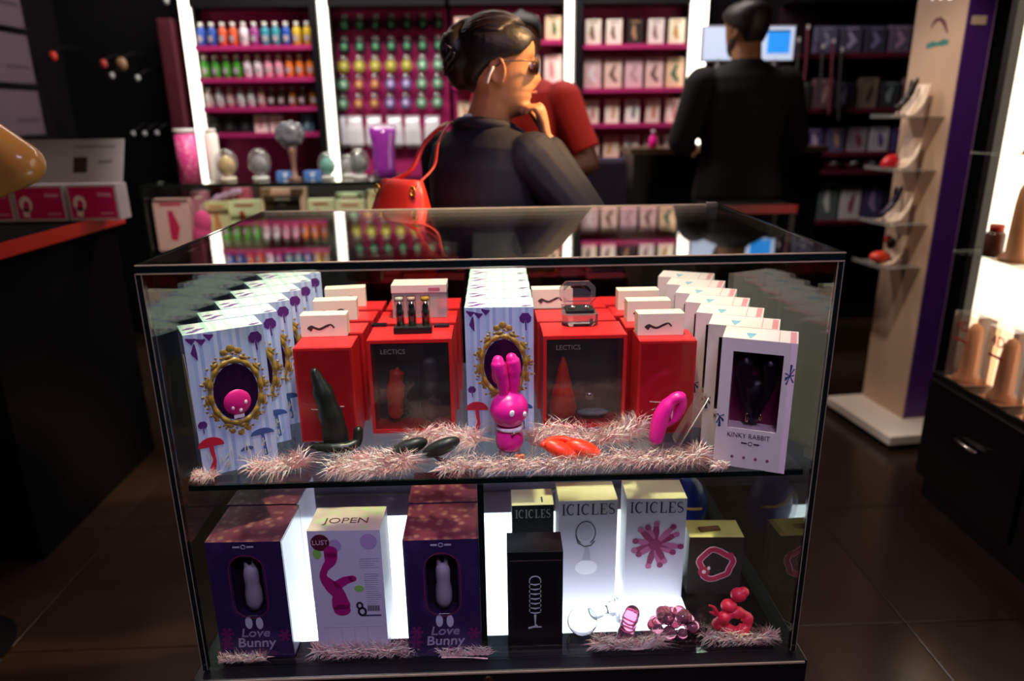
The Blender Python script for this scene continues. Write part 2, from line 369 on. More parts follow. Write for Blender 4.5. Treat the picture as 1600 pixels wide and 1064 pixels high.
La = ['pale blue storybook gift box beside left glass, foremost of its slanted row'] + ['pale blue storybook gift box inside the slanted row, %s behind the foremost' % q for q in ('first', 'second', 'third', 'fourth')] + ['pale blue storybook gift box at the rear end of the slanted row']
for i in range(6):
    p = fl0+offs+Vector((.001*i, .0785*i, 0))
    if i == 0: a0.location = p; a0.rotation_euler = (0, 0, rzA); a0['label'] = La[0]; a0['group'] = g1
    else: dup(a0, p, rzA, La[i])
g2 = 'storybook gift boxes middle column'
for i in range(6):
    q = dup(a0, (.006+.0005*i, .176+.0668*i, ZS), radians(-1.5), ('pale blue storybook gift box behind pink rabbit figure, foremost of the middle column' if i == 0 else 'pale blue storybook gift box queued %s behind the middle column front box' % ('first', 'second', 'third', 'fourth', 'last')[i-1])); q['group'] = g2

def kinky():
    w, h, d = .11, .217, .066
    t = thing('rabbit_box', '', 'box')
    wm = pm('carton_blush_white', '#e6d3d2', .45, nz=.05)
    wx, z0, z1 = .037, .068, .196
    b = MB(); b.box(-w/2, -wx, 0, d, 0, h); b.box(wx, w/2, 0, d, 0, h); b.box(-wx, wx, 0, d, z1, h); b.box(-wx, wx, 0, d, 0, z0)
    b.build('carton', wm, t)
    MB().box(-wx, wx, .03, .032, z0, z1).build('window_backing', pm('backing_maroon', '#7a1f48', .4, nz=.3), t)
    r = MB()
    for s in (-1, 1): r.tube(spl([(s*.004, .016, .085), (s*.011, .016, .115), (s*.019, .016, .15), (s*.017, .016, .182)], 5), [.007]*5+[.010]*5+[.0125]*5+[.006], 10, round_=True)
    r.tube([(0, .017, .078), (0, .017, .105), (0, .017, .135)], [.006, .014, .018], 12, round_=True)
    r.build('product', pm('black_silicone', '#17131a', .3), t, True)
    MB().ell((-.009, .012, .083), (.003, .004, .009), 8, 6).ell((.011, .012, .087), (.003, .004, .006), 8, 6).build('metal_button', pm('rose_metal', '#d9b9a0', .2, 1), t, True)
    MB().box(-wx, wx, .001, .0014, z0, z1).build('window_film', glass('film', '#efe9ee', .05), t)
    dk = flat('#4a3445')
    text('name_print', 'KINKY RABBIT', .0115, dk, t, -.004, -.0003, .056, .88)
    lg = MB(); lg.stroke(arc(0, .0435, .0032, .0032, 0, 330, 12), .0011, -.0004)
    for s in (-1, 1): lg.stroke([(s*.005, .0435), (s*.014, .0435)], .0026, -.0004)
    lg.build('emblem_print', dk, t)
    ic = MB()
    for k in range(4): ic.disc(-.026+.018*k, .018, .0026, .003, -.0004, n=6)
    ic.build('icon_print', flat('#8a5068'), t)
    bf = MB(); random.seed(5)
    for (cx, cz) in ((-.05, .085), (.048, .165)):
        for k in range(9):
            a = random.uniform(0, 6.28); bf.stroke([(cx, cz), (max(-.054, min(.054, cx+.007*cos(a))), cz+.018*sin(a))], [.001, .0024], -.0004)
    bf.build('floral_print', flat('#48537a'), t)
    MT = Matrix.Translation((0, 0, h)) @ Matrix.Rotation(-pi/2, 4, 'X')
    tp = MB().poly([(-.022, .034), (-.006, .034), (-.013, .008), (-.015, .008)], -.0004, .0004, 0, MT).poly([(-.02, .03), (-.02, .028), (-.008, .028), (-.008, .03)], -.0006, .0004, 0, MT)
    tp.build('top_triangle_print', flat('#7fb0c8'), t)
    sd = MB(); sd.stroke([(.028, .003), (.028, .062)], .0012, -.0004, .0004, 0, MT); sd.stroke([(.048, .002), (.048, .06)], .009, -.0003, .0003, 0, MT)
    sd.build('fold_print', flat('#d98b95'), t)
    return t
k0 = kinky(); g3 = 'white rabbit boxes slanted row'; rzK = radians(-23)
Lk = ['foremost blush white box with black rabbit product beside right glass'] + ['blush white rabbit box in slanted row, %s behind the foremost' % q for q in ('first', 'second', 'third', 'fourth', 'fifth')] + ['blush white rabbit box at the rear end of its slanted row']
for i in range(7):
    p = Vector((.351,   .047+.0738*i, ZS))+Vector((cos(rzK)*.055, sin(rzK)*.055, 0))
    if i == 0: k0.location = p; k0.rotation_euler = (0, 0, rzK); k0['label'] = Lk[0]; k0['group'] = g3
    else: dup(k0, p, rzK, Lk[i])

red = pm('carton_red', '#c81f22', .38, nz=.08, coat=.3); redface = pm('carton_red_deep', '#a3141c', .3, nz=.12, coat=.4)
def redbox(lbl, grp, x, y):
    w, h, d = .1, .174, .07
    t = thing('red_box', lbl, 'box', (x, y, ZS), 0, grp)
    MB().box(-w/2, w/2, 0, d, 0, h, 0).build('carton', red, t, bev=.0008)
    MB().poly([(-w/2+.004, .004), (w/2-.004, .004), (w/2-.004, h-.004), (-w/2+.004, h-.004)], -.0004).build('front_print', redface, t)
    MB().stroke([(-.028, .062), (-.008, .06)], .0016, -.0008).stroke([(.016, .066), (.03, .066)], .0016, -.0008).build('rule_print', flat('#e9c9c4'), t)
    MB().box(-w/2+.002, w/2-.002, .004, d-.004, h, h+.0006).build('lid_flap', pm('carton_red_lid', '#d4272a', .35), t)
    return t
r0 = redbox('plain red box behind dark curved toy, foremost of its column', 'red boxes left column', -.298, .17)
for i in range(1, 4): dup(r0, (-.298+.006*i, .17+.085*i, ZS), 0, 'plain red box behind dark curved toy, %s behind the foremost' % ('first', 'second', 'third')[i-1])
r1 = dup(r0, (.298, .168, ZS), radians(-1), 'plain red box behind pink ring toy, foremost of its column'); r1['group'] = 'red boxes right column'
for i in range(1, 4): dup(r1, (.298-.009*i, .168+.085*i, ZS), radians(-1), 'plain red box behind pink ring toy, %s behind the foremost' % ('first', 'second', 'third')[i-1])

def winbox(lbl, grp, x, y, kind):
    w, h, d = .149, .177, .088; e_ = .006
    t = thing('window_box', lbl, 'box', (x, y, ZS), 0, grp)
    b = MB(); b.box(-w/2, -w/2+e_, 0, d, 0, h); b.box(w/2-e_, w/2, 0, d, 0, h); b.box(-w/2+e_, w/2-e_, 0, d, 0, .008); b.box(-w/2+e_, w/2-e_, 0, d, h-.006, h); b.box(-w/2+e_, w/2-e_, d-.003, d, .008, h-.006)
    b.build('carton', red, t)
    MB().box(-w/2+e_, w/2-e_, .05, .052, .008, h-.006).build('tray', pm('tray_charcoal', '#3a3938', .35, nz=.3), t)
    og = pm('orange_red_silicone', '#e03a22', .4)
    if kind == 0:
        MB().tube(spl([(-.036, .03, .03), (-.034, .028, .06), (-.032, .028, .09), (-.028, .03, .112)], 4), [.014]*4+[.016]*4+[.013]*4+[.004], 12, round_=True).build('product', og, t, True)
        MB().tube([(.03, .035, .03), (.03, .035, .12)], [.02, .014], 10, round_=True).build('product_grip', pm('grey_rubber', '#4a4a4a', .5), t, True)
    else:
        MB().lathe([(.022, .012), (.026, .03), (.02, .055), (.0135, .085), (.007, .115), (.002, .128)], 18, (-.036, .03, 0)).build('product', og, t, True)
        MB().ell((.02, .026, .02), (.03, .012, .007), 14, 8).build('remote', pm('remote_grey', '#8d9aa0', .25), t, True)
        MB().ell((.012, .02, .055), (.009, .006, .008), 12, 8).build('charm', pm('silver', '#cfd3d8', .15, 1), t, True)
    MB().box(-w/2+e_, w/2-e_, .001, .0014, .008, h-.006).build('window_film', glass('film_smoke2', '#ece8e8', .05, haze=.012), t)
    text('name_print', 'LECTICS', .0125, flat('#6e6663'), t, -.03, .0006, h-.022, .95)
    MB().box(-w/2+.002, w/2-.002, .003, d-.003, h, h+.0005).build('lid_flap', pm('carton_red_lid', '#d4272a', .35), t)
    return t
wL = winbox('black windowed red box under the three tubes, foremost of its column', 'window boxes left column', -.152, .197, 0)
for i in (1, 2): dup(wL, (-.152+.003*i, .197+.105*i, ZS), 0, 'black windowed red box under the clear carton, %s behind the foremost' % ('first', 'second')[i-1])
wR = winbox('black windowed red box under the jewel case, foremost of its column', 'window boxes right column', .158, .2, 1)
for i in (1, 2): dup(wR, (.158-.004*i, .2+.095*i, ZS), 0, 'black windowed red box behind the jewel case, %s behind the foremost' % ('first', 'second')[i-1])

def whitebox(lbl, grp, x, y, rz, z):
    w, h, d = .082, .04, .03
    t = thing('small_white_box', lbl, 'box', (x, y, z), rz, grp)
    MB().box(-w/2, w/2, 0, d, 0, h).build('carton', pm('carton_ivory', '#efe3cc', .5, nz=.04), t, bev=.0006)
    MB().stroke(spl([(-.026, .011, 0), (-.02, .016, 0), (-.008, .013, 0), (.004, .016, 0), (.014, .021, 0), (.019, .016, 0)], 4) and [(p.x, p.y) for p in spl([(-.026, .013, 0), (-.02, .018, 0), (-.008, .014, 0), (.004, .019, 0), (.013, .022, 0), (.019, .016, 0)], 4)], [.009, .009, .009, .008, .007]+[.0042]*10+[.003]*5+[.002], -.0004).build('picture_print', flat('#3a302c'), t)
    return t
ZR = ZS+.1748
p = atz(507, 526, ZR); b0 = whitebox('small ivory box on red box behind dark curved toy, foremost', 'ivory boxes on left red column', p.x, p.y, radians(1), ZR)
for i, (px, py) in enumerate(((525, 501), (541, 480))):
    p = atz(px, py, ZR); dup(b0, p, radians(4+3*i), 'small ivory box on left red column, %s behind the foremost' % ('first', 'second')[i])
for i, (px, py) in enumerate(((1032, 524), (1013, 502), (997, 484))):
    p = atz(px, py, ZR); q = dup(b0, p, 0, ('small ivory box on red box behind pink ring toy, foremost', 'small ivory box on right red column, first behind the foremost', 'small ivory box on right red column, second behind the foremost')[i]); q['group'] = 'ivory boxes on right red column'
ZW = ZS+.1776
p = atz(863, 482, ZW); q = dup(b0, p, 0, 'small ivory box half hidden behind the clear jewel case'); q['group'] = 'ivory boxes on right window boxes'

# three tubes on a stand
p = atz(645, 522, ZW); t = thing('tube_set', 'three clear tubes with dark fillings on one black stand', 'tester set', (p.x, p.y, ZW))
MB().box(-.034, .034, 0, .024, 0, .012).build('stand', pm('stand_black', '#161a1c', .3), t, bev=.001)
for k in range(3):
    x = -.0225+.0215*k+(.003 if k == 2 else 0)
    tb = MB().lathe([(.0088, .0122), (.0088, .066), (.0001, .066)], 14, (x, .012, 0)).build('clear_tube', glass('tube_clear', '#f3efe6', .09), t, True)
    MB().lathe([(.0066, .013), (.0066, .034), (.007, .036), (.007, .04), (.0055, .042), (.0055, .05), (.0018, .056), (.0001, .058)], 12, (x, .012, 0)).build('filling', pm('tube_dark', '#20262c', .25), tb, True)
    MB().lathe([(.007, .0585), (.007, .0655), (.0001, .0656)], 12, (x, .012, 0)).build('cap', pm(('cap_clear', 'cap_rose', 'cap_gold')[k], ('#d8d4c8', '#d7a9a6', '#c99a3a')[k], .3), tb, True)
# clear carton behind
p = atz(655, 497, ZW); t = thing('clear_carton', 'blush lidded clear carton standing behind the three tubes', 'box', (p.x+.002, p.y, ZW))
MB().box(-.052, .052, 0, .05, .001, .05).build('carton', glass('carton_clear', '#e9dfda', .1, haze=.35), t)
MB().box(-.053, .053, -.001, .051, .05, .066).build('lid', pm('lid_blush', '#ecc9c0', .4), t, bev=.001)
MB().box(.012, .032, .006, .02, .001, .04).build('inner_card', flat('#f2e2b8'), t)
MB().box(-.04, -.01, .008, .03, .001, .03).build('inner_pack', flat('#7a5a58'), t)
MB().stroke([(.018, .057), (.04, .057)], .006, -.0016).build('name_print', flat('#b9647a'), t)
# flat dark cards tucked on the red tops
for i, (px, py) in enumerate(((592, 511), (690, 512))):
    p = atz(px, py, ZW); tag(MB().box(-.014, .014, 0, .012, 0, .005).build('compact_case', pm('compact_black', '#1b1a20', .2), None, bev=.001, loc=p), ('slim black compact lying left of the three tubes', 'slim black compact lying right of the three tubes')[i], 'compact', 'slim compacts beside the tubes')

# jewel case
p = atz(907, 511, ZW); t = thing('jewel_case', 'open clear faceted jewel case with black cushion and silver studs', 'jewel case', (p.x, p.y, ZW))
cl = pm('acrylic_clear', '#f3dfe2', .05, trans=.9, ior=1.3, nz=.02)
def oct_ring(wx, wz, cut): return [(-wx+cut, -wz), (wx-cut, -wz), (wx, -wz+cut), (wx, wz-cut), (wx-cut, wz), (-wx+cut, wz), (-wx, wz-cut), (-wx, -wz+cut)]
MB().loft([[(x, y+.024, z) for x, y in oct_ring(a, b, .01)] for a, b, z in ((.03, .02, 0), (.033, .024, .006), (.033, .024, .022), (.031, .022, .024))]).build('base', cl, t)
MB().box(-.026, .026, .006, .042, .0242, .031).build('cushion', pm('cushion_black', '#141214', .7), t, bev=.002)
for x in (-.014, .011): MB().ell((x, .012, .0345), (.006, .005, .0045), 10, 6).build('ear_stud', pm('silver', '#cfd3d8', .15, 1), t, True)
lidm = MB(); o8 = oct_ring(.034, .023, .012); i8 = oct_ring(.026, .015, .009)
lidm.loft([[(x, .05+yo, .051+z) for x, z in r] for r, yo in ((o8, 0), (o8, .006), (i8, .006), (i8, 0))], closed=True)
lidm.box(-.026, .026, .0555, .0575, .034, .068); lidm.build('lid', cl, t)
MB().stroke([(-.012, .062), (-.004, .066), (.006, .066), (.014, .06)], .004, .0546).build('lid_print', flat('#8a5a4e'), t)
MB().box(-.03, .03, .05, .0595, .0243, .0285).build('hinge', cl, t)
# ------------------------------------------------------------------ things along the front of the upper shelf
pinkS = pm('hot_pink_silicone', '#ec1f93', .32, nz=.04)
p = atz(797, 716, ZS); t = thing('rabbit_figure', 'hot pink silicone rabbit figure with long upright ears and white bow', 'figure', (p.x, p.y+.014, ZS), radians(28)); t.scale = (1.1, 1.1, 1.1)
MB().lathe([(.016, .0), (.017, .002), (.017, .008), (.014, .01)], 18).build('clear_foot', cl, t, True)
MB().lathe([(.012, .0085), (.019, .014), (.0215, .026), (.02, .038), (.0155, .046), (.013, .05)], 22).build('body', pinkS, t, True)
MB().tube([(.0175*cos(2*pi*j/20), .0175*sin(2*pi*j/20), .0475) for j in range(20)], .0032, 6, closed=True).build('collar', flat('#f4e6ee'), t, True)
bw = MB()
for s in (-1, 1): bw.tube([(0, -.021, .0475), (s*.006, -.023, .05), (s*.008, -.0225, .0455), (0, -.021, .0475)], .0022, 6)
bw.build('bow', flat('#f4e6ee'), t, True)
MB().ell((0, 0, .076), (.0295, .0275, .0285), 28, 18).build('head', pinkS, t, True)
for s in (-1, 1): MB().tube(spl([(s*.008, .001, .096), (s*.0095, .0, .118), (s*.0125+(-.003), .001, .142), (s*.0115+(-.005), .002, .155)], 5), [.0075]*4+[.009]*4+[.0108]*6+[.0095, .0085], 14, round_=True).build('ear', pinkS, t, True)
MB().ell((-.010, -.0262, .08), (.0045, .002, .0052), 12, 8).ell((.012, -.0253, .074), (.0036, .002, .0042), 12, 8).build('eyes', flat('#fff2f8'), t, True)
p = atz(812, 722, ZS); tag(MB().box(-.008, .008, 0, .006, 0, .012).build('orange_tag', flat('#f0703a'), None, bev=.001, loc=p), 'tiny orange tag standing at foot of pink rabbit figure', 'tag')

olive = pm('olive_black_silicone', '#191a17', .35, nz=.2)
p = atz(528, 700, ZS); t = thing('curved_massager', 'dark olive curved massager with hooked base standing before red box', 'massager', (p.x, p.y-.025, ZS))
MB().tube(spl([(0, .02, .014), (-.003, .02, .05), (-.014, .022, .1), (-.027, .024, .142)], 5), [.022]*4+[.0205]*4+[.017]*4+[.0125, .011, .009, .007], 16, round_=True).build('shaft', olive, t, True)
MB().tube(spl([(-.04, .012, .012), (-.022, .004, .0115), (0, 0, .0115), (.022, .004, .0115), (.036, .014, .016), (.039, .02, .034)], 5), [.006]*4+[.009]*4+[.0105]*6+[.0095]*6+[.0085]*6, 12, round_=True).build('base_hook', olive, t, True)
p = atz(480, 706, ZS); 
t = thing('remote_pebble', 'two dark stone grey oval pebbles leaning on pink feathers', 'massager', atz(668, 726, ZS))
peb = pm('stone_grey_silicone', '#2a2b29', .4, nz=.15)
for i, (x, y, z, a, b) in enumerate(((-.03, .004, .03, .5, -22), (.024, -.002, .032, .5, -24))):
    Mx = Matrix.Translation((x, y, z)) @ Matrix.Rotation(radians(b), 4, 'Y') @ Matrix.Rotation(radians(-35), 4, 'X')
    MB().ell((0, 0, 0), (.034, .021, .0125), 22, 12, 0, Mx).build('pebble', peb, t, True)
MB().tube([(.008, .022, .006), (.018, .01, .004), (.03, .004, .004)], .004, 8, round_=True).build('violet_tip', pm('violet_gloss', '#4a2f8a', .3), t, True)

t = thing('oval_pair', 'pair of orange red oval massagers lying beside pink rabbit', 'massager', atz(893, 722, ZS))
for i, (x, y, z, a) in enumerate(((-.018, .014, .016, 24), (.022, .016, .015, 20))):
    Mx = Matrix.Translation((x, y, z)) @ Matrix.Rotation(radians(a), 4, 'Y') @ Matrix.Rotation(radians(-12), 4, 'Z')
    MB().ell((0, 0, 0), (.033, .0155, .0145), 22, 12, 0, Mx).build('oval', pm('orange_silicone', '#ee3b22', .33), t, True)
MB().tube(spl([(-.046, .012, .027), (-.032, .022, .031), (-.01, .026, .03), (.004, .022, .026)], 4), .0055, 10, round_=True).build('bridge', pm('orange_silicone', '#ee3b22', .33), t, True)

# acrylic easel with ring toy
p = atz(1040, 702, ZS); t = thing('acrylic_easel', 'clear acrylic easel leaning before red box on right', 'stand', (p.x, p.y, ZS), radians(-4))
Mx = Matrix.Translation((.022, .03, 0)) @ Matrix.Rotation(radians(26), 4, 'Y')
ac = glass('acrylic_sheet', '#f2f2f4', .1, haze=.05)
MB().box(-.003, .0, -.03, .02, 0, .105, 0, Mx).build('upright', ac, t)
MB().tube([Mx @ Vector((-.001, -.03, 0)), Mx @ Vector((-.001, -.03, .105))], .0011, 6).build('bright_edge', pm('acrylic_edge', '#cfc6b8', .2), t, True)
MB().box(-.055, .028, -.036, .02, 0.0005, .004).build('foot', ac, t, rot=(0, 0, radians(-12)))
t2 = thing('ring_massager', 'hot pink looped couples ring propped against acrylic easel', 'massager', (p.x, p.y, ZS+.0045), radians(-4))
lp = spl([(-.016, .006, .014), (-.009, .01, .05), (.006, .012, .078), (.022, .014, .086), (.026, .016, .07), (.018, .018, .048), (.004, .02, .036)], 6)
MB().tube(lp, [.0125+.002*sin(i*.3) for i in range(12)]+[.010]*8+[.0085]*8+[.0078]*9, 14, round_=True).build('loop', pinkS, t2, True)
MB().ell((.008, .006, .064), (.0025, .003, .016), 8, 8).build('shine_strip', flat('#f7b8d6'), t2, True)

# ------------------------------------------------------------------ feather boas
fm = [pm('feather_pink', '#fbc6bc', .8, nz=.25, sc_=40), pm('feather_blush', '#ffe6dc', .8, nz=.2, sc_=40), pm('feather_rose', '#f0a4a8', .8, nz=.2)]
def boa(label, path, n, ln, seed, zb, grp=None, core=.007):
    random.seed(seed); P = spl([(x, y, zb+core) for x, y in path], 10); mb = MB()
    mb.tube(P, [core*.4*(.5+.5*random.random()) for _ in P], 6, 0); ln *= 1.3
    for _ in range(n):
        i = random.randrange(len(P)-1); b = P[i].lerp(P[i+1], random.random())
        tan = (P[i+1]-P[i]).normalized(); a = random.uniform(-.15, pi+.15)
        sd = Vector((-tan.y, tan.x, 0)); d = (sd*cos(a)+Vector((0, 0, 1))*sin(a)*.75+tan*random.uniform(-.7, .7)).normalized()
        L = ln*random.uniform(.45, 1.15); wv = d.cross(tan+Vector((0, 0, .3))).normalized()*random.uniform(.0005, .0011)
        c1 = b+d*L*.5+Vector((0, 0, .1*L)); c2 = b+d*L+Vector((random.uniform(-.2, .2)*L, random.uniform(-.2, .2)*L, -.18*L))
        for q in (b, c1, c2):
            if q.z < zb+.0008: q.z = zb+.0008+random.random()*.002
            if q.y < .0095: q.y = .0095+random.random()*.003
            q.x = max(-.484, min(.484, q.x))
        mb.add([b-wv, b+wv, c1+wv*.8, c1-wv*.8, c2], [(0, 1, 2, 3), (3, 2, 4)], random.choice((0, 0, 1, 1, 2)))
    return tag(mb.build('feather_boa', fm, None), label, 'feather boa', grp)
def pz(z, *pp): return [tuple(atz(x, y, z)[:2]) for x, y in pp]
boa('wispy pink feather tuft at foot of pale blue boxes', pz(ZS, (395, 742), (425, 740), (455, 738), (475, 728)), 700, .03, 11, ZS)
boa('thick pink feather boa around foot of dark curved massager', pz(ZS, (520, 744), (560, 740), (600, 744), (640, 734), (610, 730), (570, 732)), 2200, .036, 12, ZS)
boa('pink feather boa behind the grey pebbles', pz(ZS, (640, 700), (680, 690), (720, 695), (745, 700)), 1100, .034, 13, ZS)
boa('pink feather boa running in front of pebbles and pink rabbit', pz(ZS, (690, 742), (730, 738), (780, 740), (830, 738), (880, 738), (930, 732), (960, 730)), 1700, .03, 14, ZS)
boa('pink feather boa curling behind the orange ovals', pz(ZS, (830, 700), (870, 690), (930, 700), (975, 690), (1000, 675)), 1700, .04, 15, ZS)
boa('pale pink feather boa under acrylic easel', pz(ZS, (965, 726), (1000, 730), (1040, 730), (1080, 728), (1095, 720)), 1300, .03, 16, ZS)
boa('short pink feather piece before foremost white rabbit box', pz(ZS, (1112, 735), (1135, 738)), 200, .018, 17, ZS)
boa('pale feather piece in corner under foremost pale blue box', pz(ZS, (300, 752), (335, 752)), 250, .018, 18, ZS)
ZF = Z0+.003
boa('beige feather strand before left violet box', pz(ZF, (345, 1036), (380, 1036), (415, 1034)), 420, .02, 21, ZF, core=.004)
boa('pink feather boa before the white lettered box', pz(ZF, (492, 1022), (530, 1026), (575, 1026), (610, 1024), (650, 1018)), 1000, .028, 22, ZF, core=.005)
boa('pink feather boa at foot of middle violet box', pz(ZF, (690, 1030), (730, 1030), (762, 1032)), 500, .022, 23, ZF, core=.004)
boa('pink feather boa before the glass products', pz(ZF, (930, 1012), (965, 1016), (1000, 1018), (1030, 1010)), 900, .032, 24, ZF, core=.005)
boa('pink feather boa under the coral bead ring', pz(ZF, (1100, 1000), (1140, 1004), (1180, 1006), (1205, 1000)), 800, .03, 25, ZF, core=.005)

# ------------------------------------------------------------------ lower level
def shelfbox(px0, px1, py, z=ZF):
    a = atz(px0, py, z); b = atz(px1, py, z); return (a+b)/2, (b-a).length
def bunny(lbl, x, y, rz):
    w, h, d = .124, .229, .115
    t = thing('bunny_box', lbl, 'box', (x, y, ZF), rz, 'violet bunny boxes')
    wx, za, zb = .026, .085, .2
    b = MB(); b.box(-w/2, -wx, 0, d, 0, h, 0, top=1); b.box(wx, w/2, 0, d, 0, h, 0, top=1); b.box(-wx, wx, 0, d, zb, h, 0, top=1); b.box(-wx, wx, 0, d, 0, za, 0)
    b.build('carton', [brocade('carton_violet', '#33214f', '#4b3268', 22, .3), brocade('carton_brocade_top', '#6b2a3c', '#a0685e', 70, .35)], t)
    MB().box(-wx, wx, .03, .032, za, zb).build('tray', pm('tray_night', '#242030', .4), t)
    MB().stroke(arc(0, zb-wx-.002, wx+.004, wx+.006, 0, 180, 10)+arc(0, za+wx, wx+.004, wx+.004, 180, 360, 10)+[(wx+.004, zb-wx-.002)], .0016, -.0005).build('window_outline', flat('#7a2440'), t)
    cor = MB()
    for sx in (-1, 1):
        for sz, c0 in ((1, zb), (-1, za)):
            pts = [(sx*wx, c0)]+[(sx*(wx-.018+.018*cos(a)), c0-sz*(.018-.018*sin(a))) for a in [i*pi/2/5 for i in range(6)]]
            cor.poly(pts, .0002, .001)
    cor.build('window_corner', MATS['carton_violet'], t)
    wh = pm('white_silicone', '#d9dde4', .35, nz=.03)
    MB().lathe([(.004, .088), (.011, .091), (.0145, .105), (.014, .125), (.0115, .136), (.0125, .15), (.0125, .16), (.0095, .17), (.002, .174)], 18, (0, .017, 0)).tube([(-.005, .017, .166), (-.0085, .017, .19)], [.0045, .003], 8, round_=True).tube([(.005, .017, .166), (.008, .017, .19)], [.0045, .003], 8, round_=True).build('product', wh, t, True)
    MB().box(-wx, wx, .0012, .0015, za, zb).build('window_film', glass('film', '#efe9ee', .05), t)
    lw = flat('#b9b2cc'); lg = MB(); lg.stroke(arc(0, .2195, .0036, .0036, 0, 340, 12), .0012, -.0005)
    for s in (-1, 1): lg.stroke([(s*.006, .2195), (s*.017, .2195)], .003, -.0005)
    lg.build('emblem_print', lw, t)
    MB().disc(-.008, .072, .006, .012, -.0005).disc(.01, .071, .006, .012, -.0005).build('ears_print', flat('#c9c4da'), t)
    text('name_print', 'Love', .024, flat('#a48fb4'), t, 0, -.0004, .051, 1.05, .2, bold=.0003)
    text('name_print', 'Bunny', .026, flat('#b7a8c6'), t, 0, -.0004, .031, 1.0, .1, bold=.0003)
    MB().poly(arc(.002, .006, .036, .012, 0, 180, 12), -.0004).build('hill_print', flat('#57305e'), t)
    fp = MB(); random.seed(9)
    for cx, cz in ((-.047, .05), (.05, .045), (-.05, .03)):
        for k in range(6): a = k*pi/3; fp.stroke([(cx, cz), (max(-.061, min(.061, cx+.011*cos(a))), cz+.012*sin(a))], [.002, .006], -.0004)
    fp.build('floral_print', flat('#7a2062'), t)
    # pale side: white reflection of the light panel put into its colour
    MB().box(w/2, w/2+.0004, .004, d-.004, .004, h-.004).build('side_print_or_sheen', pm('side_sheen_pearl', '#c9c4d6', .18, coat=.6), t)
    return t
q0 = bunny('violet bunny box beside left glass on the lit floor', -.421, .026, radians(-1))
dup(q0, (-.425, .146, ZF), radians(-1), 'violet bunny box hidden behind the one beside left glass')
dup(q0, (-.098, .016, ZF), radians(0), 'violet bunny box between white lettered box and glass divider')
dup(q0, (-.101, .136, ZF), radians(0), 'violet bunny box hidden behind the one beside glass divider')

# white lettered box
t = thing('lettered_box', 'lilac white lettered box with magenta wavy shape and barcode', 'box', (-.258, .034, ZF), radians(-1))
w_, h_, d_ = .12, .24, .075
MB().box(-w_/2, w_/2, 0, d_, 0, h_, 0, top=1).build('carton', [pm('carton_lilac', '#d5cbe2', .35, nz=.04, coat=.3), brocade('carton_floral_top', '#e2c4b4', '#c8d49a', 45, .4)], t)
Mt = Matrix.Translation((0, 0, h_)) @ Matrix.Rotation(-pi/2, 4, 'X')
tx = text('brand_print', 'JOPEN', .024, flat('#6a3a34'), t, 0, .03, h_+.0002, 1.1); tx.rotation_euler = (-pi/2, 0, 0)
MB().disc(-.04, .218, .0155, .0155, -.0005).build('badge_print', flat('#5b1230'), t)
text('badge_lettering', 'LUST', .0125, flat('#d9a8b8'), t, -.04, -.0009, .218, .95)
MB().disc(-.016, .212, .011, .012, -.0004).disc(.04, .219, .014, .015, -.0004).build('lilac_dot_print', flat('#b79bc9'), t)
MB().disc(-.047, .197, .007, .01, -.0004).disc(.018, .128, .008, .0065, -.0004).build('green_dot_print', flat('#8fc25a'), t)
sp_ = spl([(-.024, .198, 0), (-.026, .182, 0), (-.036, .168, 0), (-.04, .152, 0), (-.03, .136, 0), (-.018, .12, 0), (-.016, .104, 0), (-.014, .088, 0)], 4)
MB().stroke([(q.x, q.y) for q in sp_], [.02, .022, .022, .021, .019, .017, .015, .014, .012, .012, .012, .012, .013, .015, .018, .02, .022, .024, .024, .024, .022, .023, .024, .027, .028, .03, .031, .03, .024], -.0006).stroke([(-.022, .133), (-.004, .145), (.008, .148)], [.018, .015, .012], -.0006).disc(-.024, .2, .0115, .0115, -.0006).disc(-.014, .086, .0145, .011, -.0006).disc(.008, .148, .007, .006, -.0006).build('wave_print', flat('#b01876'), t)
MB().stroke(arc(.0165, .094, .0045, .006, 0, 360, 14), .0036, -.0006).stroke(arc(.02, .082, .006, .0075, 0, 360, 14), .004, -.0006).build('ring_print', flat('#1c2430'), t)
tl = MB(); random.seed(2)
for k in range(22):
    if k in (5, 6): continue
    z = .186-k*.0042; tl.stroke([(.028 if k > 4 else .022, z), (.028+random.uniform(.018, .027), z)], .0012, -.0004)
tl.build('text_lines_print', flat('#a79fb8'), t)
bc = MB()
for k in range(14): bc.stroke([(.03+k*.0015, .083), (.03+k*.0015, .094)], .0008 if k % 3 else .0012, -.0005)
bc.build('barcode_print', flat('#3c3a44'), t)
MB().stroke([(.02, .074), (.052, .074)], .003, -.0005).build('rule_print', flat('#54507a'), t)
bx_ = MB()
for x in (-.018, .004, .026): bx_.stroke([(x, .012), (x, .05)], .0008, -.0004)
bx_.stroke([(-.05, .052), (.05, .052)], .0008, -.0004); bx_.build('panel_lines_print', flat('#b9afc6'), t)

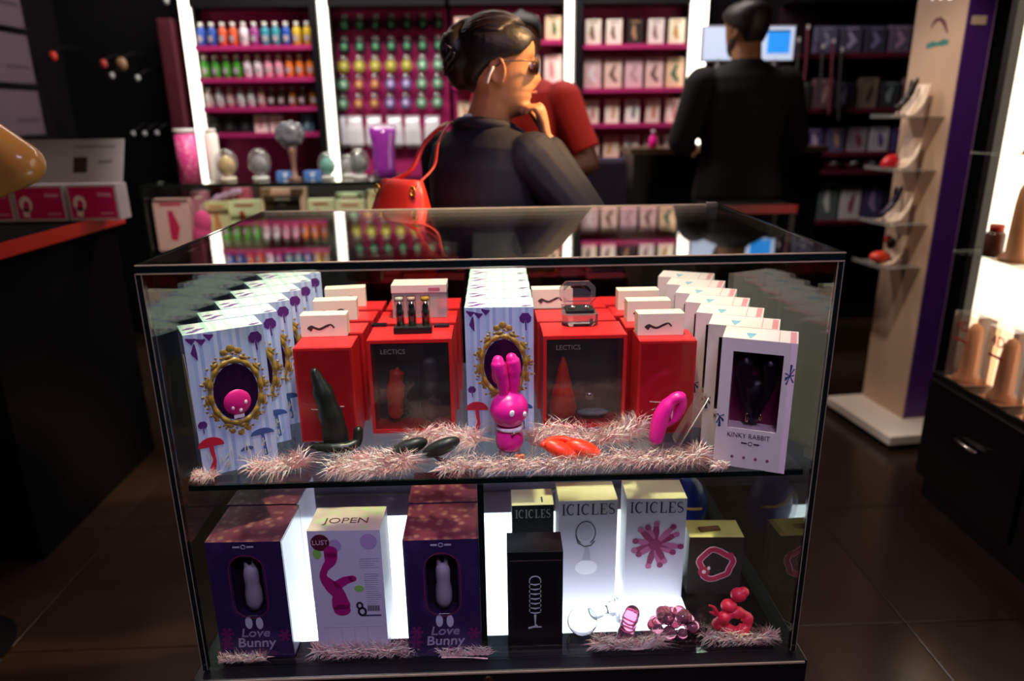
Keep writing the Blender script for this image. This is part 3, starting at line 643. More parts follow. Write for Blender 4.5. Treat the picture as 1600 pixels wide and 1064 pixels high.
# serif capitals drawn as strokes
def serif(word, hgt, mat, parent, x, y, z, adv=.8):
    mb = MB(); s = hgt; wd = {'I': .3, 'C': .62, 'L': .56, 'E': .58, 'S': .5}; tot = sum(wd[c]*s*adv+.16*s for c in word)-.16*s; cx = x-tot/2
    for c in word:
        Wc = wd[c]*s*adv; k = .13*s; th = .05*s; b0_ = z-s/2; t0 = z+s/2
        if c in 'ILE':
            xs = cx+(Wc/2 if c == 'I' else .14*s)
            mb.stroke([(xs, b0_), (xs, t0)], k, y)
            if c == 'I':
                for zz in (b0_, t0): mb.stroke([(xs-.14*s, zz), (xs+.14*s, zz)], th, y)
            else:
                mb.stroke([(cx, t0), (cx+(.28*s if c == 'L' else Wc), t0)], th, y); mb.stroke([(cx, b0_), (cx+Wc, b0_)], th, y)
                mb.stroke([(cx+Wc, b0_-.02*s), (cx+Wc, b0_+.22*s)], th, y)
                if c == 'E': mb.stroke([(cx+Wc*.95, t0+.02*s), (cx+Wc*.95, t0-.2*s)], th, y); mb.stroke([(xs, z), (cx+Wc*.75, z)], th, y)
        elif c == 'C':
            A = arc(cx+Wc/2, z, Wc/2, s/2, 48, 312, 16); mb.stroke(A, [th+(k*1.05-th)*max(0, sin(pi*i/16))**1.5 for i in range(17)], y); mb.stroke([(A[0][0], A[0][1]-.06*s), (A[0][0], A[0][1]+.12*s)], th, y)
        else:
            A = arc(cx+Wc/2, z+s*.26, Wc*.42, s*.24, 30, 270, 10)+arc(cx+Wc/2, z-s*.25, Wc*.46, s*.25, 90, -150, 10)[1:]
            mb.stroke(A, [th+(k-th)*exp(-((i-10)/4.5)**2) for i in range(len(A))], y)
        cx += Wc+.16*s
    return mb.build('name_print', mat, parent)
icm = pm('carton_pearl', '#cfcad8', .4, nz=.03); dkp = flat('#2c2534'); cream = pm('carton_cream_top', '#e8d6a8', .4)
def icebox(lbl, x, y, rz, w, h, d, mats, ink, sz=.0215):
    t = thing('crystal_box', lbl, 'box', (x, y, ZF), rz, 'lettered crystal boxes')
    MB().box(-w/2, w/2, 0, d, 0, h, 0, top=1).build('carton', mats, t, bev=0)
    serif('ICICLES', sz, ink, t, 0, -.0004, h-.018, 1.02 if w > .1 else .85)
    return t
t = icebox('white ICICLES box with clear glass plug picture', .1625, .15, 0, .108, .216, .07, [icm, cream], dkp)
gr = flat('#56525e'); lt = flat('#f1eef4')
MB().stroke(arc(-.004, .149, .018, .024, -60, 240, 20), [.0022]*21, -.0005).stroke([(-.022, .144), (-.018, .128), (-.006, .12), (.006, .122), (.013, .132)], .0026, -.0005).build('plug_outline_print', gr, t)
MB().stroke([(-.002, .12), (-.001, .105), (-.002, .09)], [.006, .012, .016], -.0004).build('stem_print', flat('#b3aebc'), t)
MB().disc(-.002, .075, .021, .016, -.0004).build('bulb_print', lt, t)
MB().disc(-.004, .15, .013, .018, -.0004).build('plug_fill_print', flat('#b9b4c2'), t)
t = icebox('white ICICLES box with pink glass spike cluster picture', .2885, .15, radians(-2), .11, .216, .07, [icm, cream], dkp)
pk = MB(); pk2 = MB(); random.seed(21)
for k in range(13):
    a = 2*pi*k/13+random.uniform(-.15, .15); L = random.uniform(.036, .055)
    ex = max(-.048, min(.048, L*cos(a))); ez = L*.95*sin(a)
    (pk if k % 2 else pk2).stroke([(0, .12), (ex*.6, .12+ez*.6), (ex, .12+ez)], [.007, .013, .008], -.0005-.0001*(k % 3))
    (pk2 if k % 2 else pk).disc(ex, .12+ez, .006, .006, -.0009, n=10)
pk.disc(0, .12, .012, .012, -.0011); pk.build('spike_print', flat('#8e2a5c'), t); pk2.build('spike_print', flat('#b9618f'), t)
kb = [pm('carton_black', '#111013', .35), cream]
t = icebox('black ICICLES box with cream lid behind taller black box', .062, .17, 0, .078, .198, .06, kb, flat('#8f8a88'), .0165)
MB().stroke([(.018, .01), (.018, .03)], .003, -.0003, .0003, 0, Matrix.Translation((0, 0, .198)) @ Matrix.Rotation(-pi/2, 4, 'X')).build('lid_print', dkp, t)
# tall black box
t = thing('black_box', 'narrow black box with silver ribbed wand picture', 'box', (.057, .026, ZF), radians(-1))
MB().box(-.047, .047, 0, .06, 0, .194).build('carton', pm('carton_black', '#111013', .35), t, bev=.0006)
MB().poly([(-.043, .177), (.043, .177), (.043, .178), (-.043, .178)], -.0004).build('rule_print', flat('#5b4a42'), t)
sv = MB()
for k in range(7): z = .075+k*.0095; sv.stroke([(-.0085, z), (0, z-.0018), (.0085, z)], [.001, .003, .001], -.0005); sv.stroke([(-.0095, z+.002), (-.0095, z+.007)], .0014, -.0005); sv.stroke([(.0095, z+.002), (.0095, z+.007)], .0014, -.0005)
sv.stroke(arc(0, .14, .009, .007, 0, 180, 10), .0018, -.0005); sv.stroke([(0, .07), (0, .052), (.002, .046)], [.004, .002, .006], -.0005); sv.stroke([(-.012, .043), (-.002, .046), (.011, .045)], [.003, .0035, .002], -.0005)
sv.build('wand_print', flat('#c9ccd0'), t)

# cream topped crab ring box, a card on its lid
t = thing('ring_box', 'olive dark box with cream lid and pink ring picture by right glass', 'box', (.408, .16, ZF), radians(-3))
MB().box(-.051, .051, 0, .06, 0, .125, 0, top=1).build('carton', [pm('carton_olive', '#3c3530', .4), pm('carton_straw', '#d9c77e', .45)], t)
rg = [(.002+.03*cos(a)*(1+.1*sin(5*a)), .066+.031*sin(a)*(1+.12*cos(3*a))) for a in [2*pi*i/36 for i in range(36)]]
MB().stroke(rg, .013, -.0005, closed=True).build('ring_outline_print', flat('#f0d0d6'), t)
MB().stroke(rg, .0098, -.0009, closed=True).disc(-.02, .05, .011, .011, -.001).disc(.026, .086, .009, .006, -.001).build('ring_print', flat('#c43d5c'), t)
MB().disc(-.02, .05, .004, .004, -.0014).disc(-.011, .058, .003, .004, -.0014).build('eye_print', flat('#f6dfe4'), t)
tag(MB().box(-.02, .02, 0, .014, 0, .003).build('picture_card', flat('#7a4438'), None, loc=(.402, .18, ZF+.1253), rot=(0, 0, .1)), 'small brown picture card lying on cream lid', 'card')
# blue pouch and trinkets behind it
t = thing('blue_pouch', 'royal blue glossy pouch leaning at back beside right glass', 'pouch', (.4, .33, ZF+.0))
MB().ell((0, .03, .075), (.05, .028, .075), 20, 14).build('pouch_body', pm('royal_blue_gloss', '#222a6e', .25), t, True)
MB().tube(spl([(-.035, .0, .12), (-.02, -.004, .1), (.0, -.004, .088), (.03, 0, .085)], 4), .0025, 6).build('cord', pm('cord_gold', '#b9954a', .4), t, True)
tag(MB().ell((0, 0, .009), (.009, .009, .009), 12, 8).build('bead', pm('bead_red', '#b3202a', .25), None, True, loc=(.418, .24, ZF+.0)), 'small red bead lying behind the ring box', 'bead')

# glass products on the front strip
clg = pm('clear_glass_solid', '#d4d8d4', .02, trans=1, ior=1.45, nz=.01); pkg = pm('pink_glass_solid', '#e08bb0', .03, trans=.85, ior=1.42, nz=.05)
p = atz(912, 1003, ZF); t = thing('glass_plug', 'clear glass ball ended plug lying before white crystal box', 'glass toy', (p.x, p.y+.024, ZF))
MB().ell((0, 0, .025), (.0275, .025, .025), 24, 16).build('ball', clg, t, True)
MB().tube(spl([(.02, .012, .03), (.04, .02, .03), (.055, .024, .03)], 4), [.012]*4+[.008]*3+[.012, .014], 14, round_=True).build('neck', clg, t, True)
MB().lathe([(.003, -.006), (.021, -.004), (.023, 0), (.021, .004), (.003, .006)], 18, (0, 0, 0), 0, Matrix.Translation((.068, .028, .0238)) @ Matrix.Rotation(pi/2, 4, 'Y')).build('flange', clg, t, True)
p = atz(985, 1012, ZF); t = thing('glass_wand', 'short pink glass wand leaning on feathers', 'glass toy', (p.x, p.y+.01, ZF))
MB().tube(spl([(-.009, 0, .0145), (-.003, .005, .034), (.005, .01, .056)], 5), [.0145]*4+[.013]*4+[.0135]*3, 16, round_=True).build('shaft', pkg, t, True)
rb = MB()
for k in range(3): rb.tube([(-.006+.004*k+.0135*cos(a), .003+.0035*k+.0135*sin(a), .022+.012*k+.004*sin(a)) for a in [2*pi*j/16 for j in range(16)]], .0017, 5, closed=True)
rb.build('ridge', pkg, t, True)
p = atz(1056, 1002, ZF); t = thing('bubble_cluster', 'pink glass bubble cluster ring lying before spike picture box', 'glass toy', (p.x, p.y+.02, ZF)); random.seed(31)
bb = pm('dusty_pink_glass', '#e08aa4', .05, trans=.75, ior=1.4, nz=.1)
for k in range(20):
    a = 2*pi*k/10+.3*(k > 9); r = .03 if k < 10 else .017; z = .0125 if k < 10 else .032
    MB().ell((r*1.25*cos(a), r*.7*sin(a)+.003, z+random.uniform(0, .008)), random.uniform(.0095, .0125), 12, 8).build('bubble', bb, t, True)
lp_ = MB()
for k, (x, z) in enumerate(((-.032, .036), (-.012, .046), (.012, .036), (.026, .026))): lp_.tube([(x+.009*cos(a), -.012, z+.009*sin(a)) for a in [2*pi*j/14 for j in range(14)]], .0022, 6, closed=True)
lp_.build('loop', bb, t, True)
p = atz(1148, 1006, ZF); t = thing('bead_ring', 'coral pink bumpy ring with stacked bead tail', 'massager', (p.x, p.y+.014, ZF))
crl = pm('coral_silicone', '#f2304e', .4)
rp = [(.001+.026*cos(a), .004*sin(a*2)+.006, .03+.0185*sin(a)) for a in [2*pi*j/28 for j in range(28)]]
MB().tube(rp, [.0095+.0022*sin(j*1.35) for j in range(28)], 12, closed=True).build('ring', crl, t, True)
for x, y, z, r in ((-.008, .008, .062, .0125), (.008, .01, .083, .0125), (.016, .01, .088, .009)): MB().ell((x, y, z), (r*1.15, r, r), 14, 10).build('bead', crl, t, True)
MB().tube([(-.03, .004, .05), (-.036, .003, .064), (-.044, .003, .068)], [.005, .003, .002], 6, round_=True).tube([(-.03, .004, .048), (-.042, .003, .054)], [.004, .002], 6, round_=True).build('feeler', crl, t, True)
# ------------------------------------------------------------------ wall racks at the back
mag = pm('slat_magenta', '#b3286a', .45, nz=.15, sc_=8); magd = pm('slat_wine', '#5c1228', .5, nz=.2); pst = pm('rack_post_black', '#0c0b10', .4)
YR = 3.45
led = lightmat('led_strip_white', '#fff3e2', 3.6)
def rack(label, x0, x1, ledges, strip=None, back_m=mag, lip=mag, ztop=1.93):
    t = thing('wall_rack', label, 'wall rack', ((x0+x1)/2, YB, 0)); o = (x0+x1)/2
    MB().box(x0-o, x1-o, -.035, -.002, .98, ztop).build('back_board', back_m, t)
    for z in ledges: MB().box(x0-o+.003, x1-o-.003, -.2, -.036, z-.03, z-.004).build('ledge', lip, t)
    MB().box(x0-o, x1-o, -.2, -.002, ztop, 2.25).build('header', pst, t)
    if strip:
        MB().box(strip[0]-o, strip[1]-o, -.19, -.16, .98, 2.2).build('light_strip', led, t)
        MB().box(strip[0]-o-.01, strip[1]-o+.01, -.159, -.002, .98, 2.2).build('strip_housing', pst, t)
    return t
zA = [aty(400, y, YR).z for y in (70, 120, 166, 206)]; zD = [aty(990, y, YR).z for y in (68, 136, 191, 247)]
rack('magenta rack of coloured bottles with white light strip at far left', -1.655, -.99, zA, (-1.712, -1.66))
rack('magenta pegboard of dark round packs behind standing woman', -.895, -.235, [], (-.945, -.9))
rack('magenta rack behind man in red shirt', -.21, .44, [aty(800, y, YR).z for y in (62, 130, 190, 247)], (.448, .492))
rack('magenta rack of pale boxes with bright strip beside man in black', .548, 1.16, zD, (1.168, 1.262))
tag(MB().box(-1.72, 1.28, 3.2, YB-.003, 0, .975).build('back_counter', blk, None, bev=.004), 'long black counter running under the magenta racks', 'counter')
for x in (-.968, .52): tag(MB().box(x-.022, x+.022, 3.4, YB-.003, .98, 2.25).build('rack_post', pst, None), 'black post between magenta racks %s' % ('beside bottles' if x < 0 else 'right of man in red'), 'post')

def bottle_mesh(hx, capx):
    k = 'bot'+hx
    body = pm('bottle_'+hx, hx, .3, nz=.1); cap = pm('cap_'+capx, capx, .4)
    return (MB().lathe([(.02, 0), (.0235, .004), (.0235, .082), (.018, .096), (.011, .102), (.011, .108)], 12).mesh('bottle_body', body, True), MB().lathe([(.0135, .102), (.0135, .128), (.0001, .1285)], 10).mesh('bottle_cap', cap, True), MB().box(-.013, .013, -.0245, -.0225, .024, .056).mesh('bottle_label', flat('#a89ea2')))
CACHE = {}
def bottle(lbl, grp, x, z, hx, capx, hs=1):
    if hx not in CACHE: CACHE[hx] = bottle_mesh(hx, capx)
    t = thing('bottle', lbl, 'bottle', (x, YR+.03, z-.004), random.uniform(-.2, .2), grp); t.scale = (1, 1, hs)
    for n, m in zip(('body', 'cap', 'label_sticker'), CACHE[hx]): link(n, m, t)
def pack_mesh(w, h, d, hx, ink):
    key = (round(w, 3), round(h, 3), hx, ink)
    if key not in CACHE:
        bd = MB().box(-w/2, w/2, -d/2, d/2, 0, h).mesh('carton', pm('pack_'+hx, hx, .45, nz=.08))
        pic = MB(); random.seed(hash(key[:2]) % 97)
        pic.stroke([(random.uniform(-.2, .2)*w, h*.2), (random.uniform(-.15, .15)*w, h*.45), (random.uniform(-.2, .2)*w, h*.78)], [w*.18, w*.3, w*.14], -d/2-.0012, .001)
        CACHE[key] = (bd, pic.mesh('picture', flat(ink)), MB().stroke([(-w*.3, h*.9), (w*.3, h*.9)], h*.05, -d/2-.0012, .001).mesh('title_bar', flat(ink)))
    return CACHE[key]
def cname(h):
    r, g, b = lin(h); mx = max(r, g, b); mn = min(r, g, b); v = mx**.45; s = (mx-mn)/mx if mx else 0
    if s < .18: return 'white' if v > .85 else 'pale grey' if v > .68 else 'grey' if v > .4 else 'black'
    import colorsys
    hu = colorsys.rgb_to_hsv(r, g, b)[0]*360
    base = 'red' if hu < 12 or hu > 345 else 'brown' if hu < 40 and v < .7 else 'peach' if hu < 30 else 'cream' if hu < 60 else 'olive' if hu < 75 else 'green' if hu < 165 else 'blue' if hu < 245 else 'violet' if hu < 300 else 'pink'
    return ('dark ' if v < .35 else 'pale ' if v > .8 and s < .5 else '')+base
def pack(lbl, grp, x, y, z, w, h, d, hx, ink, rz=0):
    if '@' in lbl: lbl = lbl.replace('@', cname(hx)+' box with '+cname(ink)+' picture')
    t = thing('product_box', lbl, 'box', (x, y, z), rz, grp)
    for n, m in zip(('carton', 'picture_print', 'title_print'), pack_mesh(w, h, d, hx, ink)): link(n, m, t)
random.seed(4)
names = {'#1f4fa8': 'royal blue', '#d4562a': 'orange red', '#e8d9e2': 'pearl white', '#9a3c8a': 'purple', '#2a8c9c': 'teal', '#d9b52a': 'yellow', '#3f9a2a': 'lime green', '#f0a0b8': 'soft pink', '#f08030': 'orange', '#bdb8b0': 'grey', '#3a2a22': 'dark brown', '#1c1c1c': 'black', '#c9d0d0': 'clear white', '#c09090': 'dusty rose', '#8c5a20': 'amber'}
rowsA = [['#1f4fa8', '#1f4fa8', '#d4562a', '#d4562a', '#e8d9e2', '#9a3c8a', '#2a8c9c', '#2a8c9c', '#1f4fa8', '#d9b52a', '#d9b52a'],
         ['#3f9a2a', '#3f9a2a', '#3f9a2a', '#3f9a2a', '#e8d9e2', '#e8d9e2', '#f0a0b8', '#f0a0b8', '#f08030', '#f08030', '#f08030'],
         ['#bdb8b0', '#c9d0d0', '#c09090', '#c9d0d0', '#c9d0d0', '#c09090', '#3a2a22', '#3a2a22', '#8c5a20', '#3a2a22', '#8c5a20']]
ord_ = ('top', 'second', 'third')
for r, row in enumerate(rowsA):
    for i, hx in enumerate(row):
        bottle('%s bottle in the %s row of the bottle rack' % (names[hx], ord_[r]), 'bottles %s row' % ord_[r], -1.625+.0598*i, zA[r], hx, '#e4e0d8' if r < 2 else '#8c8884', .98 if r < 2 else .86)
for i, (hx, ink, nm) in enumerate((('#1b1a1a', '#3c4a3c', 'black'), ('#1b1a1a', '#3c4a3c', 'black'), ('#1b1a1a', '#3c4a3c', 'black'), ('#ead9d4', '#c98a94', 'blush'), ('#ead9d4', '#c98a94', 'blush'), ('#6a1428', '#a83050', 'wine'), ('#3a5a6a', '#88b0b8', 'slate blue'))):
    pack('%s carton in the bottom row of the bottle rack' % nm, 'cartons under the bottles', -1.61+.09*i, YR+.03, zA[3]-.004, .074, .098, .05, hx, ink)
# pegboard packs
for r, y in enumerate((40, 74, 104, 133, 163)):
    for c in range(8):
        p = aty(514+c*24.5-r*.6, y-c*.4, YR+.1)
        if r == 2 and c in (0, 1, 2, 3, 4, 5): hx, ink, nm = '#8c8428', '#c9c46a', 'olive yellow'
        elif r >= 3 and c in (2, 3): hx, ink, nm = '#8a3a44', '#d0a060', 'brick red'
        elif r >= 3 and c in (4, 5): hx, ink, nm = '#5c4a80', '#c0b4d8', 'lilac'
        elif r == 4 and c == 0: hx, ink, nm = '#e8e4dc', '#d04030', 'white and red'
        elif r >= 2: hx, ink, nm = '#47705a', '#a8d0b4', 'sage green'
        else: hx, ink, nm = '#15201c', '#4f8a68', 'black and green'
        key = ('peg', hx)
        if key not in CACHE:
            CACHE[key] = (MB().lathe([(.001, -.012), (.03, -.012), (.034, -.006), (.034, .02), (.001, .02)], 14, M=Matrix.Rotation(pi/2, 4, 'X')).mesh('tub', pm('tub_'+hx, hx, .35), False), MB().ell((0, -.0215, 0), (.017, .004, .02), 12, 6).mesh('emblem', flat(ink)), MB().box(-.016, .016, .006, .012, .03, .06).mesh('hang_tab', flat('#b8b0b4')))
        t = thing('round_pack', '%s round pack in the %s row of the pegboard' % (nm, ('top', 'second', 'third', 'fourth', 'fifth')[r]), 'pack', (p.x, 3.56, p.z), 0, 'round packs %s row' % ('top', 'second', 'third', 'fourth', 'fifth')[r])
        for n, m in zip(('tub', 'emblem', 'hang_tab'), CACHE[key]): link(n, m, t)
        MB_ = CACHE.setdefault('hook', MB().tube([(0, .028, .045), (0, -.02, .045), (0, -.03, .05)], .002, 5).mesh('hook', pm('hook_chrome', '#c8c8c8', .2, 1))); link('hook', MB_, t)
bag = MB(); bag.loft([[(x*.05*k, y*.014*k2, z) for x, y in ((-1, -1), (0, -1.5), (1, -1), (1, 1), (0, 1.2), (-1, 1))] for z, k, k2 in ((0, .7, .5), (.02, 1, 1), (.1, .95, 1.1), (.15, .8, .7), (.17, .85, .15))])
bagm = bag.mesh('bag', pm('bag_white_frost', '#e4e2e8', .25, nz=.12, coat=.5)); topm = MB().box(-.043, .043, -.003, .003, .168, .185).mesh('bag_header', flat('#cfc9d4'))
for i, px in enumerate((530, 555, 585, 617, 645, 676)):
    p = aty(px, 231, 3.5); t = thing('clear_bag', 'frosted white bag hanging in row below the round packs', 'bag', (p.x, 3.556, p.z), 0, 'frosted bags under the pegboard')
    link('pouch', bagm, t); link('header_card', topm, t); MB().tube([(0, .028, .176), (0, -.02, .176)], .002, 5).build('hook', pm('hook_chrome', '#c8c8c8', .2, 1), t)
# pale boxes on two racks
cols4 = (('#e9dccb', '#6a5540'), ('#e4d8cc', '#7a6450'), ('#2a2422', '#a0785a'), ('#ded2cc', '#8a6a6a'), ('#e9e0c8', '#b08a3a')), (('#dcb8b8', '#e8e0e4'), ('#e0c0b4', '#7a5648'), ('#d8b0b8', '#b89098'), ('#e0bcb8', '#70504c'), ('#e2c0a0', '#3a6a4a')), (('#f0e4d4', '#d08a8a'), ('#f2ead8', '#d89a80'), ('#eef0e6', '#7a7a7a'), ('#e0ccc0', '#c07a5a'), ('#f0d4cc', '#d08a90')), (('#e6d6c8', '#b87878'), ('#e6d4ba', '#c89a6a'), ('#eceae0', '#707070'), ('#b8a898', '#6a5a50'), ('#b0a4a0', '#c04070'))
hs = (.136, .165, .132, .135); ws = (.088, .1, .08, .092)
rn = ('top', 'second', 'third', 'bottom')
for r in range(4):
    for i in range(5):
        pack('@ in the %s row beside man in black' % rn[r] if i != 2 or r else 'dark box among pale ones in top row beside man in black', 'pale boxes %s row' % rn[r], .612+.1215*i, YR+.04, zD[r]-.004, ws[r], hs[r], .05, *cols4[r][i])
zC = [aty(800, y, YR).z for y in (62, 130, 190, 247)]
for r in range(4):
    for i in range(5): pack('@ in the %s row behind man in red' % rn[r], 'cartons behind man in red %s row' % rn[r], -.14+.13*i, YR+.04, zC[r]-.004, ws[r], hs[r]*.95, .05, *cols4[(r+1) % 4][(i*2+1) % 5])

# dark rack to the right of the man in black
xe0, xe1 = 1.74, 2.82
ze = [aty(1310, y, YR).z for y in (82, 168, 236, 264, 342)]
rack('dark wine rack of grey and violet packs behind white display stand', xe0, xe1, ze, None, pm('board_dark_wine', '#23101a', .5), magd)
random.seed(12)
vio = (('#55506a', '#8f8aa8'), ('#4a4658', '#a49cb8'), ('#3c3a4c', '#7c78a0'), ('#6a5a70', '#b090a8'))
for i in range(6): pack('@ in the top row of the wine rack', 'wine rack top row', 1.98+.145*i, YR+.04, ze[0]-.004, .12, .15, .05, *vio[i % 4])
for i in range(7): pack('@ in the second row of the wine rack', 'wine rack second row', 1.86+.135*i, YR+.04, ze[1]-.004, .11, .15+.02*(i % 2), .05, *(('#3a3a40', '#8a9a9a'), ('#7a5a64', '#c09a9a'), ('#4c4a58', '#9a94a8'), ('#8a7a68', '#4a3a34'))[i % 4])
for i in range(7): pack('@ in the third row of the wine rack', 'wine rack third row', 1.83+.135*i, YR+.04, ze[2]-.004, .11, .14, .05, *(('#d0ccd8', '#6a5a9a'), ('#5a4a80', '#c8b0c8'), ('#5c5a78', '#c89a8a'), ('#b8a8b8', '#a03a54'))[i % 4])
for i in range(6):
    t = thing('fur_cuff', 'fluffy white cuff in the row above the lowest wine ledge', 'cuff', (1.98+.12*i, YR+.03, ze[3]-.004), 0, 'fluffy white cuffs'); random.seed(i)
    m = MB().tube([(.03*cos(a), .022*sin(a), .038+.006*sin(3*a)) for a in [2*pi*j/20 for j in range(20)]], [.022+.005*random.random() for _ in range(20)], 8, closed=True)
    m.build('fur', pm('fur_white', '#ddd8e4', .9, nz=.2, bump=.6), t, True); MB().box(-.012, .012, -.062, -.055, .03, .045).build('clasp', pm('silver', '#cfd3d8', .15, 1), t)
for i in range(7): pack('@ in the bottom row of the wine rack', 'wine rack bottom row', 1.82+.14*i, YR+.04, ze[4]-.004, .12, .2+.02*(i % 3), .05, *(('#4a4468', '#a08ab0'), ('#2a2a3a', '#c0a8a0'), ('#5a6a6a', '#d8d8d4'), ('#d8d4d4', '#a04a6a'))[i % 4])
for i, (px, y0, y1) in enumerate(((1247, 60, 150), (1262, 40, 165), (1285, 70, 160), (1302, 62, 180), (1315, 75, 190))):
    a = aty(px, y0, 3.38); b = aty(px, y1, 3.38); t = thing('hanging_strap', 'long dark leather strap hanging beside the wine rack', 'strap', (a.x, 3.38, a.z), 0, 'dark straps on the wine rack')
    MB().tube(spl([(0, 0, 0), (.01, 0, (b.z-a.z)*.5), (-.008+.01*i, 0, b.z-a.z)], 6), [.016]*13, 6, flatten=.35).build('strap_band', pm('strap_leather_%d' % (i % 2), ('#2a2628', '#5a1c2c')[i % 2], .5), t, True)
    MB().box(-.007, .007, -.014, -.01, -.02, .004).build('price_tag', flat('#c8c4c0'), t); MB().tube([(0, 0, 0), (0, .1, .02), (0, .2, .02)], .003, 5).build('hook', pm('hook_chrome', '#c8c8c8', .2, 1), t)

# ------------------------------------------------------------------ glass counter behind
Z2 = 1.08; xa, xb, ya, yb = -1.44, -.40, 2.06, 2.5
t = thing('glass_counter', 'second glass counter full of pink packages behind the woman', 'display case', ((xa+xb)/2, ya, 0)); o = (xa+xb)/2; hw = (xb-xa)/2; dp = yb-ya
MB().box(-hw, hw, 0, dp, Z2-.008, Z2).build('top_pane', g_pane, t); MB().box(-hw+.004, hw-.004, .001, .007, .5, Z2-.009).build('front_pane', g_pane, t)
for s in (-1, 1): MB().box(s*hw-.004, s*hw+.004, 0, dp, .5, Z2-.0085).build('side_pane', g_pane, t)
MB().box(-hw-.004, hw+.004, -.006, -.0005, Z2-.012, Z2+.001).build('top_edge', g_edge, t)
MB().box(-hw-.006, -hw+.006, -.006, .006, .5, Z2-.012).build('corner_post', g_edge, t); MB().box(hw-.006, hw+.006, -.006, .006, .5, Z2-.012).build('corner_post', g_edge, t)
MB().box(-hw+.005, hw-.005, dp-.006, dp, .5, Z2-.009).build('back_panel', pm('counter_back', '#3a3238', .4), t)
MB().box(-hw+.005, hw-.005, .012, dp-.008, .792, .8).build('glass_shelf', g_shelf, t)
MB().box(-hw-.01, hw+.01, -.01, dp+.01, 0, .5).build('base_cabinet', blk, t)
ZC2 = .8005
inside = [('pale pink box with magenta figure picture', 237, 292, 312, 2.1, '#f2b4bc', '#d8285c'), ('rose box behind the pale pink one', 296, 320, 300, 2.22, '#c87a94', '#e8c0c8'), ('cream box with orange dots', 318, 355, 316, 2.14, '#eedcb0', '#e09a6a'), ('magenta lidded small box', 346, 388, 295, 2.28, '#c85878', '#a02850'), ('ivory flat box with red spot', 356, 404, 314, 2.16, '#f0e6c4', '#c04a30'), ('wide blush box with dark label', 406, 476, 295, 2.24, '#e8b4a4', '#c88a80'), ('cream wide box beside the blush one', 480, 520, 312, 2.18, '#ece0c0', '#c05040'), ('pale green carton', 524, 566, 302, 2.28, '#d4dcbc', '#9a5a60'), ('cream box with terracotta dot', 524, 568, 314, 2.16, '#f0dcc0', '#c86a4a'), ('sand coloured carton at counter end', 572, 612, 298, 2.24, '#e4cca8', '#b87a5a')]
for nm, px0, px1, py, Y, hx, ink in inside:
    a = aty(px0, py, Y); b = aty(px1, py, Y); pack(nm+' inside the second glass counter', 'boxes in the second counter', (a.x+b.x)/2, Y+.025, ZC2, b.x-a.x, a.z-ZC2, .05, hx, ink)
a = aty(412, 306, 2.12); b = aty(470, 328, 2.12)
tag(MB().box(a.x, b.x, 2.115, 2.12, ZC2, a.z).build('dark_card', pm('card_dark', '#2c221c', .5), None), 'dark brown sign card standing in the second counter', 'sign')
MB().stroke([((a.x+b.x)/2-.03, a.z-.014), ((a.x+b.x)/2+.035, a.z-.016)], .009, 2.1142, .0006).stroke([((a.x+b.x)/2-.015, a.z-.036), ((a.x+b.x)/2+.015, a.z-.036)], .008, 2.1142, .0006).build('card_lettering', flat('#9a8a80'), bpy.data.objects['dark_card'])
p = aty(318, 365, 2.11); t = thing('pink_pouch', 'hot pink plush pouch inside the second glass counter', 'pouch', (p.x, 2.1, ZC2))
organic('pouch_body', MB().ell((0, 0, .06), (.045, .025, .06), 14, 10).ell((.01, -.005, .12), (.04, .022, .05), 14, 10), .008, pm('plush_pink', '#ff4f9c', .8, bump=.5), t)
tag(MB().tube(spl([(-1.31, 2.203, ZC2+.012), (-1.22, 2.203, .98), (-1.15, 2.203, 1.02), (-1.09, 2.203, 1.035)], 6), [.008]+[.011+.003*(i % 3) for i in range(17)]+[.012], 8, round_=True).build('feather_tickler', pm('plume_lilac', '#c89ac8', .9, bump=.6), None, True), 'lilac plume leaning inside the second counter', 'feather')

# things standing on the second counter
def standpos(px, py): return atz(px, py, Z2)
YT = 2.2
t = thing('pink_tin', 'tall pink patterned tin with pale lid on the second counter', 'tin', (-1.29, YT, Z2))
MB().lathe([(.042, 0), (.042, .2), (.0001, .2)], 20).build('can', brocade('tin_pink', '#e8489a', '#f2a0c4', 60), t, True); MB().lathe([(.044, .2), (.044, .218), (.0001, .219)], 20).build('lid', flat('#d8d4d8'), t, True)
t = thing('white_canister', 'slim white canister beside the pink tin', 'canister', (-1.205, YT+.06, Z2))
MB().lathe([(.028, 0), (.03, .005), (.03, .19), (.024, .198), (.0001, .199)], 16).build('can', pm('canister_white', '#f4f2ee', .3), t, True); MB().lathe([(.024, .199), (.024, .215), (.0001, .216)], 16).build('lid', flat('#e4e0dc'), t, True)
def dome(lbl, x, r, hx, hx2, y=YT):
    t = thing('dome_pack', lbl, 'pack', (x, y, Z2), 0, 'domed packs on the second counter')
    MB().lathe([(r*.7, 0), (r*.75, .012), (r*.7, .016), (.001, .017)], 18).build('foot', pm('foot_'+hx2, hx2, .25), t, True)
    MB().ell((0, 0, .016+r*1.25), (r, r*.9, r*1.25), 20, 14).build('dome', glass('dome_clear', '#eceff2', .1, haze=.1), t, True)
    MB().ell((0, 0, .018+r*.95), (r*.78, r*.7, r*.92), 16, 10).build('contents', pm('contents_'+hx, hx, .35, nz=.3, sc_=60), t, True)
dome('domed pack with golden beige contents on the second counter', -1.13, .047, '#d8b878', '#f0ead8')
dome('domed pack with silver grey contents on the second counter', -.99, .047, '#8c8890', '#e8ecf0')
dome('domed pack with teal lid contents on the second counter', -.70, .04, '#6ac0b0', '#e4f0ec')
dome('domed pack with smoky contents on the second counter', -.565, .045, '#6c7470', '#eef0f0')
dome('domed pack with pale contents between teal and smoky ones', -.632, .034, '#b8b4b8', '#eef0f0', YT+.09)
